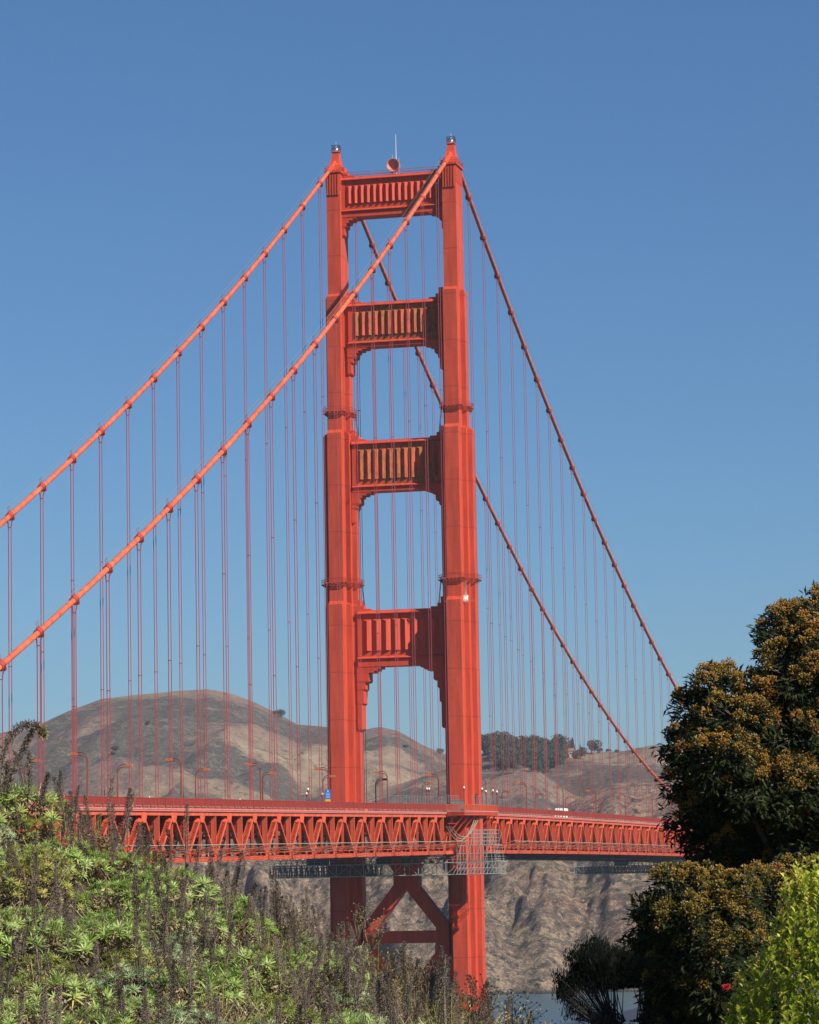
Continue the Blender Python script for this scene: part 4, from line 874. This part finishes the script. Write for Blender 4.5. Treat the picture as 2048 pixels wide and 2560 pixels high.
OLV = [olive(31), olive(32), olive(33)]
meshes = {}
def mesh_child(key, mb, name, mat, parent, loc=(0,0,0), rz=0.0, sc=1.0, tilt=(0,0)):
    if key not in meshes:
        o = mb.build(name, mat, parent); meshes[key] = o.data
    else:
        o = bpy.data.objects.new(name, meshes[key]); COL.objects.link(o); o.parent = parent
    o.location = loc; o.rotation_euler = (tilt[0], tilt[1], rz); o.scale = (sc, sc, sc); return o
random.seed(77)
drows = [44.2, 45.6, 47.0, 48.4, 49.8, 51.2, 52.6, 54.0, 55.4, 56.8, 58.0]
KN = {'green':'bright green','grey':'grey-green','yellow':'yellowing','olive':'brown olive twiggy'}
nsp = 0; top_left = None
for ri, d0 in enumerate(drows):
    r = -.135*d0-.4+random.uniform(0,.5); rmax = .022*d0+.25; ci = 0
    while r < rmax:
        d = d0+random.uniform(-.35,.35); ci += 1; x = r/d/.126   # -1 at the left frame edge
        u = random.random()
        if x > -.12: kind = 'olive' if u < .72 else ('green' if u < .84 else 'yellow')
        elif x > -.42: kind = 'olive' if u < .34 else ('green' if u < .55 else ('grey' if u < .8 else 'yellow'))
        else: kind = 'green' if u < .48 else ('grey' if u < .72 else ('yellow' if u < .88 else 'olive'))
        sc = random.uniform(.85,1.25); p = rd(r, d, bank(r, d)-.06)
        t = thing('echium_shrub', p, f'{KN[kind]} shrub on the bank, {ordn(ci)} from the left in the {ordn(ri+1)} row up', 'shrub', 'echium shrubs on the near bank')
        rz = random.uniform(0,6.28)
        if kind == 'olive':
            k = random.randrange(3); mesh_child(('o',k), OLV[k], 'foliage', LM['olive'], t, rz=rz, sc=sc*1.05)
            if random.random() < .35: k = random.randrange(3); mesh_child(('fg',k,'y'), FOL['green'][k], 'rosettes', LM['yellow'], t, loc=(0,0,-.12), rz=rz, sc=sc*.7)
        else:
            k = random.randrange(len(FOL[kind])); mesh_child(('f',kind,k), FOL[kind][k], 'foliage', LM[kind], t, rz=rz, sc=sc)
        k = random.randrange(3); mesh_child(('l',k), LIT[k], 'dead_leaves', LM['dry'], t, rz=rz, sc=sc*1.02)
        zone = .95 if -.66 < x < -.14 else (.42 if x <= -.66 else .42)
        patch = .5+1.1*max(0, min(1, .5+1.6*mnoise.noise(Vector((r*.55, d*.35, 4.2)))))
        ns = int(round(random.uniform(3.0,8.5)*zone*patch))+ (3 if ri >= 9 else 0)
        for _ in range(ns):
            a = random.uniform(0,6.28); q = random.random()**.6*.85; k = random.randrange(len(SPK))
            mesh_child(('s',k), SPK[k], 'flower_spike', SPM, t, loc=(q*cos(a), q*sin(a), .25+.2*(1-q)), rz=random.uniform(0,6.28), sc=random.uniform(.75,1.15), tilt=(random.gauss(0,.09), random.gauss(0,.09))); nsp += 1
        if ri >= 9 and x < -.93 and top_left is None: top_left = t
        r += random.uniform(.85,1.3)*(1.1 if kind != 'olive' else .9)
# the long drooping spikes that arch over the top left corner
def arch(pts):
    pts = [at_d(px, py, 57.2)-Vector(top_left.location) for px, py in pts]
    def f(t):
        t = max(0, min(1, t))*(len(pts)-1); i = min(int(t), len(pts)-2); u = t-i
        p0, p1, p2, p3 = pts[max(i-1,0)], pts[i], pts[i+1], pts[min(i+2, len(pts)-1)]
        return 0.5*((2*p1)+(p2-p0)*u+(2*p0-5*p1+4*p2-p3)*u*u+(3*p1-p0-3*p2+p3)*u**3)
    return f
def fuzzy(mb, f, r0, r1, n, seed, ln=.045):
    R = random.Random(seed)
    for i in range(n):
        t = R.random(); c = f(t); rad = r0+(r1-r0)*t; o = Vector((R.gauss(0,1),R.gauss(0,1),R.gauss(0,1))).normalized(); leafq(mb, c+o*rad*R.uniform(.1,1), (o+Vector((0,0,-.2))).normalized(), R.uniform(.5,1.3)*ln, R.uniform(.006,.014), R)
for i, (pts, r0, r1, n) in enumerate((([(-30,1960),(8,1880),(30,1835),(60,1812),(85,1812),(104,1822),(109,1838)], .09,.075, 1500), ([(18,1975),(35,1925),(55,1880),(70,1850),(80,1828)], .085,.05, 900), ([(2,1985),(6,1930),(8,1890)], .05,.03,350), ([(72,1990),(75,1930),(73,1880)], .06,.02,450), ([(105,2000),(112,1965),(122,1935)], .075,.02,420), ([(15,1990),(16,1940),(20,1905)],.06,.02,400))):
    f = arch(pts); mb = MB(); mb.tube([f(k/12) for k in range(13)], [.02-.001*k for k in range(13)], 5, False); fuzzy(mb, f, r0, r1, n, 90+i)
    o = mb.build('flower_spike', SPM, top_left)
    if i == 0:
        o['label'] = 'long dead spike arching over with a green tip'; g = MB(); fuzzy(g, lambda t: f(.86+.14*t), .07,.055, 260, 99, .06); g.build('green_tip', LM['yellow'], o)
# bare seed-head stalks against the tower and by the water
def stalk(px, py, base, d, hh, seed, label):
    R = random.Random(seed); p = at_d(px, base, d); t = thing('dry_stalk', p, label, 'plant', 'bare stalks on the bank'); m = MB(); hd = MB()
    tip = at_d(px, py, d)-p
    for k in range(7):
        e = tip*R.uniform(.55,1.0)+Vector((R.gauss(0,.16),R.gauss(0,.16),0))*hh; mid = e*.5+Vector((R.gauss(0,.05),0,.03)); m.tube([Vector((0,0,0)), mid, e], [.012,.008,.005], 4, False)
        for q in range(5): b0 = mid.lerp(e, R.random()); e2 = b0+Vector((R.gauss(0,.09),R.gauss(0,.09),R.uniform(.03,.14))); m.tube([b0, e2], [.005,.003], 3, False); hd.tube([e2-Vector((0,0,.012)), e2, e2+Vector((0,0,.016))], [.006,.018,.004], 5)
    m.add(hd.v, hd.f); m.build('stem', STM, t)
for k, (px, py, base, d, hh, lab) in enumerate(((895,2255,2350,55,1.0,'bare stalk with round seed heads against the far tower leg'),(925,2290,2380,54,.9,'leafy bare stalk just right of the far tower leg'),(1020,2370,2470,56,.7,'brown dry stalk against the dark bracing, between the legs'),(1070,2395,2500,55,.5,'brown dry stalk close left of the near tower leg'),(1165,2440,2570,52,.8,'dry stalk in front of the near tower leg base'),(1225,2455,2590,52,.8,'dry stalk at the right edge of the near leg base'),(1290,2480,2610,52,1.0,'grey dry stalk beside the near leg over the water'),(1330,2510,2620,52,1.0,'sparse dry stalk over the water, rightmost on the bank'))):
    stalk(px, py, base, d, hh, 300+k, lab)
# ------------------------------------------------------------------ flowering gum trees
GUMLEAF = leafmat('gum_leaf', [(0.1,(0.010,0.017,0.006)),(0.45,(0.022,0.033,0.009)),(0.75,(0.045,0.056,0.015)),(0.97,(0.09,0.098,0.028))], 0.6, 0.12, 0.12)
GUMBUD = leafmat('gum_bud', [(0.1,(0.07,0.058,0.008)),(0.3,(0.14,0.098,0.011)),(0.5,(0.22,0.135,0.015)),(0.72,(0.30,0.155,0.022)),(0.9,(0.36,0.12,0.03)),(1.0,(0.40,0.085,0.035))], 0.5, 0.1, 0.3)
REDF = leafmat('red_blossom', [(0.1,(0.5,0.02,0.02)),(0.9,(0.7,0.06,0.05))], 0.6, 0.2)
def gum(name, label, clumps, base, d, seed, dens=1.0):
    R = random.Random(seed); t = thing(name, base, label, 'tree', 'flowering gum trees'); O = Vector(base)
    lv, bd, br = MB(), MB(), MB(); core = MB()
    trunk_top = sum((at_d(px, py, d+dd) for px, py, rr, dd in clumps), Vector())/len(clumps)-O
    br.tube([Vector((0,0,-.6)), trunk_top*.25, trunk_top*.55], [.26,.2,.13], 10)
    limbs = MB()
    sunv = Vector((sin(radians(57))*cos(radians(34.5)), -cos(radians(57))*cos(radians(34.5)), sin(radians(34.5))))
    for px, py, rr, dd in clumps:
        c = at_d(px, py, d+dd)-O; rad = rr*(d+dd)/FPX
        s = trunk_top*R.uniform(.3,.55); limbs.tube([s, s.lerp(c,.5)+Vector((0,0,.15)), c], [.08,.055,.02], 6)
        nt_ = int(92*dens*(rad/.5)**2)
        for i in range(nt_):
            n = Vector((R.gauss(0,1),R.gauss(0,1),R.gauss(0,1))).normalized(); p = c+n*rad*R.uniform(.66,1.12)
            p.z = c.z+(p.z-c.z)*.85
            if R.random() < .5: limbs.tube([c+n*rad*.25, p], [.012,.005], 3, False)
            for q in range(11):      # spray of drooping leaves
                dv = (n*.7+Vector((R.gauss(0,.8),R.gauss(0,.8),R.gauss(-.15,.6)))).normalized(); leafq(lv, p+Vector((R.gauss(0,.05),R.gauss(0,.05),R.gauss(0,.05))), dv, R.uniform(.09,.17), R.uniform(.014,.024), R)
            if n.z > -.25 and R.random() < .85*(0.05+1.0*max(0, min(1, .22+.65*n.z+.5*n.dot(sunv)))):      # dome of buds at the tip
                rb = R.uniform(.065,.125); cc = p+n*.05+Vector((0,0,.03))
                for q in range(int(58*(rb/.09)**2)):
                    v = Vector((R.gauss(0,1),R.gauss(0,1),R.gauss(.5,.9))).normalized(); b0 = cc+v*rb*R.uniform(.55,1.0); w = R.uniform(.007,.012); a = v.orthogonal().normalized()*w; b2 = v.cross(a).normalized()*w
                    bd.add([b0-a-b2, b0+a-b2, b0+a+b2, b0-a+b2, b0+v*w*2.4], [(0,1,4),(1,2,4),(2,3,4),(3,0,4)])
        for i in range(int(150*dens*(rad/.5)**3)):      # inner leaves
            n = Vector((R.gauss(0,1),R.gauss(0,1),R.gauss(0,1))).normalized(); p = c+n*rad*R.uniform(.1,.8); dv = Vector((R.gauss(0,1),R.gauss(0,1),R.gauss(-.5,.8))).normalized(); leafq(lv, p, dv, R.uniform(.10,.18), R.uniform(.02,.035), R)
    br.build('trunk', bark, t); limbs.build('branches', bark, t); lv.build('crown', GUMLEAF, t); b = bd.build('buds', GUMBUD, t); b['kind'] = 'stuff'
    return t, O
BIG = [(2000,1605,95,0),(1960,1585,70,0.3),(2070,1575,110,0.5),(2130,1645,130,0.5),(1985,1695,90,-0.2),(2080,1722,120,0),(1950,1722,60,0.4),(1795,1737,75,0),(1870,1752,70,-0.2),(1745,1783,62,0.2),(1840,1808,85,-0.5),(1735,1858,62,0),(1705,1878,48,0.4),(1800,1898,90,-0.6),(1920,1828,75,0.5),(1990,1838,95,-0.2),(2070,1848,110,0.2),(2170,1808,130,1),(1715,1958,55,0.4),(1790,1998,85,0.1),(1880,1968,95,-0.4),(1975,1968,100,-0.3),(2080,1988,120,0),(2200,1958,140,1),(1725,2053,62,0.4),(1810,2088,85,0.5),(1900,2078,90,0.6),(2000,2098,100,0.3),(2100,2118,120,0.4),(1760,2128,55,0.8),(1850,2173,80,0.9),(1950,2188,90,0.7),(2230,2108,150,1.5),(2330,1858,160,2),(2300,1695,150,2),(2330,2108,160,2),(2200,1545,120,1.5),(2380,1758,210,5),(2480,1908,230,6.5),(2400,2058,220,6),(2560,1722,210,7.5),(2600,2068,230,8),(2450,1665,170,5.5),(2330,1958,190,4),(2300,2188,180,4.5)]  # deeper clumps past the right frame edge are added, unseen, to shade the cypress
base = rd(6.6, 51.5, bank(6.6, 51.5)-.1)
gum('flowering_gum', 'large dark gum tree with ochre bud clusters filling the right edge', BIG, base, 50.0, 41)
LOW = [(1690,2215,58,-.2),(1760,2225,62,0),(1835,2240,60,-.2),(1625,2290,50,0),(1610,2335,42,.1),(1675,2310,62,-.3),(1740,2300,66,-.5),(1815,2310,66,-.4),(1655,2380,52,.2),(1705,2390,72,-.2),(1785,2385,75,-.5),(1860,2350,60,.1),
       (1655,2450,58,.3),(1700,2470,78,.2),(1780,2470,80,-.3),(1850,2440,75,.0),(1920,2420,70,.3),(1680,2545,72,.4),(1740,2560,85,.1),(1830,2550,85,-.2),(1920,2520,80,0),(1940,2250,70,.6),(1990,2330,80,.8),(1905,2225,60,1.2),(2010,2230,95,1.5),(1900,2300,60,.9),(2060,2300,110,1.6)]
base2 = rd(3.9, 47.5, bank(3.9, 47.5)-.1)
g2, O2 = gum('flowering_gum', 'smaller gum tree heavy with golden bud clusters below the large one', LOW, base2, 46.5, 42, 1.15)
m = MB(); R = random.Random(5)
for px, py, n in ((1816,2468,60),(1695,2205,0),(1942,2170,14)):
    c = at_d(px, py, 45.4)-O2
    for i in range(n): v = Vector((R.gauss(0,1),R.gauss(0,1),R.gauss(.2,.8))).normalized(); leafq(m, c+v*R.uniform(.01,.055), v, R.uniform(.02,.035), .009, R)
m.build('red_blossom', REDF, g2)
# ------------------------------------------------------------------ dark windswept cypress lower down the slope
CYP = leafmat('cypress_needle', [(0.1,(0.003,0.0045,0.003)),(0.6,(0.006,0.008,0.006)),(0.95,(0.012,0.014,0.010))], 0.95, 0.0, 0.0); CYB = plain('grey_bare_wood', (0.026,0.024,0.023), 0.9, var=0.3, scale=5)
def cypress():
    R = random.Random(8); d = 63.0; base = at_d(1575, 2680, d); base.z = base.z-1.5
    t = thing('cypress_tree', base, 'dark wind-shaped tree with bare grey branches fanning up beside the water', 'tree'); O = Vector(base)
    out = [(1402,2475),(1418,2450),(1448,2432),(1452,2395),(1475,2375),(1500,2372),(1540,2385),(1580,2380),(1620,2372),(1660,2380),(1700,2400),(1730,2440),(1740,2500),(1690,2520),(1430,2505),(1440,2528),(1475,2535),(1505,2545)]
    tr, bb, fo = MB(), MB(), MB(); root = Vector((0,0,0)); 
    stems = [at_d(x, y, d)-O for x, y in ((1530,2555),(1556,2560),(1580,2560),(1620,2545),(1560,2600))]
    for s in stems[:4]: tr.tube([root+Vector((R.uniform(-.1,.1),0,0)), root.lerp(s,.5)+Vector((.05,0,0)), s], [.13,.10,.065], 7)
    for x, y in out:
        for k in range(8):
            jx, jy = R.gauss(0,15), R.gauss(0,11); dd = R.uniform(-1.2,1.6); tip = at_d(x+jx, y+jy+6, d+dd)-O
            s = min(stems, key=lambda q: (q-tip).length if q is not None else 9); s = s.lerp(R.choice(stems), R.uniform(0,.4)); mid = s.lerp(tip, .5)+Vector((0,0,-.12)); pts = [s, s.lerp(mid,.5)+Vector((0,0,-.05)), mid, tip.lerp(mid,.4)+Vector((0,0,.02)), tip]
            bb.tube(pts, [.017,.013,.010,.007,.004], 4, False)
            for q in range(5): b0 = pts[3].lerp(tip, R.random()); bb.tube([b0, b0+Vector((R.gauss(0,.12),R.gauss(0,.12),R.uniform(.05,.25)))], [.006,.003], 3, False)
            for q in range(80 if y < 2480 else 34):
                v = Vector((R.gauss(0,1),R.gauss(0,1),R.gauss(0,1))).normalized()*R.uniform(0,.19); c = tip+v*Vector((1,1,.7)).length/1.6; leafq(fo, c, (Vector((R.gauss(0,.25),R.gauss(0,.25),1))).normalized(), R.uniform(.04,.11), R.uniform(.006,.011), R)
    # inner crown between the rim and the fan of stems
    for k in range(3000):
        x, y = R.choice(out); w = R.uniform(.5,.97); tip = at_d(x, y, d+R.uniform(.4,2.2))-O; c0 = at_d(1570, 2500, d+.8)-O; c = c0.lerp(tip, w)
        if y > 2470: continue
        for q in range(5): leafq(fo, c+Vector((R.gauss(0,.1),R.gauss(0,.1),R.gauss(0,.1))), Vector((R.gauss(0,.35),R.gauss(0,.35),1)).normalized(), R.uniform(.04,.12), R.uniform(.006,.012), R)
    for k in range(9000):      # closed, flat-topped upper crown
        x = R.uniform(1425, 1690); top = interp([(1420,2445),(1450,2402),(1480,2384),(1540,2388),(1600,2380),(1700,2392)], x); y = R.uniform(top, 2478-.12*abs(x-1540)); c = at_d(x, y, d+R.uniform(-.9,1.6))-O; leafq(fo, c, Vector((R.gauss(0,.3),R.gauss(0,.3),1)).normalized(), R.uniform(.05,.12), R.uniform(.010,.018), R)
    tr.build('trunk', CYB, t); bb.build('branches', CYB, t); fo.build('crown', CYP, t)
cypress()
# ------------------------------------------------------------------ bright green shrub at the lower right
BRI = leafmat('fresh_green_leaf', [(0.1,(0.10,0.17,0.012)),(0.35,(0.24,0.33,0.025)),(0.6,(0.42,0.47,0.045)),(0.9,(0.72,0.66,0.15))], 0.45, 0.5, 0.3); TWG = plain('green_twig', (0.16,0.17,0.05), 0.8)
def fresh_shrub():
    R = random.Random(13); d = 28.0; base = rd(3.9, 28.0, bank(3.9, 28)); O = Vector(base)
    t = thing('leafy_shrub', base, 'bright yellow-green leafy shrub at the lower right corner', 'shrub'); st, lf = MB(), MB()
    tops = [(x, y) for x in range(1815, 2200, 15) for y in range(2150, 2700, 34)]
    for x, y in tops:
        lim = interp([(1810,2500),(1850,2430),(1890,2370),(1925,2300),(1950,2220),(1972,2160),(2005,2130),(2060,2110),(2200,2090)], x)
        yy = y+R.uniform(-16,16)
        if yy < lim: continue
        front = (yy-lim)/300; dd = d-.15-.7*min(1.2,front)+R.uniform(-.25,.35)
        tip = at_d(x+R.uniform(-9,9), yy, dd)-O; s = tip+Vector((R.gauss(0,.06)-.0, R.gauss(0,.06)+.1, -R.uniform(.28,.5)))
        st.tube([s, s.lerp(tip,.5)+Vector((R.gauss(0,.02),R.gauss(0,.02),0)), tip], [.006,.004,.002], 4, False)
        for q in range(25):
            p = s.lerp(tip, R.random()**.7); a = R.uniform(0,2*pi); dv = Vector((cos(a)*.7, sin(a)*.7, R.uniform(.25,1.2))).normalized(); L = R.uniform(.04,.078); w = L*R.uniform(.24,.36)
            sd_ = dv.cross(Vector((0,0,1))); sd_ = (sd_.normalized() if sd_.length > .01 else Vector((1,0,0)))*w; up = sd_.cross(dv).normalized()*(w*.35)
            lf.add([p, p+dv*L*.35-sd_*.8+up, p+dv*L*.7-sd_+up, p+dv*L, p+dv*L*.7+sd_+up, p+dv*L*.35+sd_*.8+up], [(0,1,2,3),(0,3,4,5)])
    for k in range(14): q = at_d(R.uniform(1900,2150), R.uniform(2350,2500), d+.2)-O; st.tube([Vector((R.uniform(-.3,.3),0,-.1)), q*.5, q], [.03,.02,.01], 5, False)
    st.build('stems', TWG, t); lf.build('foliage', BRI, t)
fresh_shrub()
print('spikes', nsp)
# ------------------------------------------------------------------ daylight
AZ, EL = radians(64), radians(39)            # sun azimuth from -Y towards +X, elevation
sd = Vector((sin(AZ)*cos(EL), -cos(AZ)*cos(EL), sin(EL)))
sl = bpy.data.lights.new('sun', 'SUN'); sl.energy = 4.7; sl.angle = radians(0.53); sl.color = (1.0, 0.92, 0.80)
so = bpy.data.objects.new('sun', sl); COL.objects.link(so); so.rotation_euler = sd.to_track_quat('Z', 'Y').to_euler(); so.location = (0, 0, 500)
W = bpy.data.worlds.new('World'); S.world = W; W.use_nodes = True; nt = W.node_tree; bg = nt.nodes['Background']
sk = nt.nodes.new('ShaderNodeTexSky'); sk.sky_type = 'NISHITA'; sk.sun_disc = False; sk.sun_elevation = EL; sk.sun_rotation = atan2(sd.x, sd.y)
sk.altitude = 0; sk.air_density = 1.0; sk.dust_density = 0.4; sk.ozone_density = 5.0
tint = mix(nt, 1.0, sk.outputs[0], (0.61, 0.84, 1.03), 'MULTIPLY'); nt.links.new(tint, bg.inputs[0]); bg.inputs[1].default_value = 0.054
S.view_settings.view_transform = 'Standard'; S.view_settings.look = 'None'; S.view_settings.exposure = 0.70; S.view_settings.gamma = 1.0; S.view_settings.use_curve_mapping = False
S.cycles.max_bounces = 6; S.cycles.diffuse_bounces = 2; S.cycles.transparent_max_bounces = 8
# ------------------------------------------------------------------ air
hm_ = bpy.data.materials.new('haze_air'); hm_.use_nodes = True; nt = hm_.node_tree
nt.nodes.remove(nt.nodes['Principled BSDF']); pv = nt.nodes.new('ShaderNodeVolumePrincipled'); pv.inputs['Color'].default_value = (0.80, 0.88, 1.0, 1); pv.inputs['Density'].default_value = 0.000045; pv.inputs['Anisotropy'].default_value = 0.2
nt.links.new(pv.outputs[0], nt.nodes['Material Output'].inputs['Volume'])
hz = MB(); hz.box(-3600, 2600, -1300, 4200, -62, 335); ho_ = hz.build('haze', hm_); tag(ho_, kind='stuff')
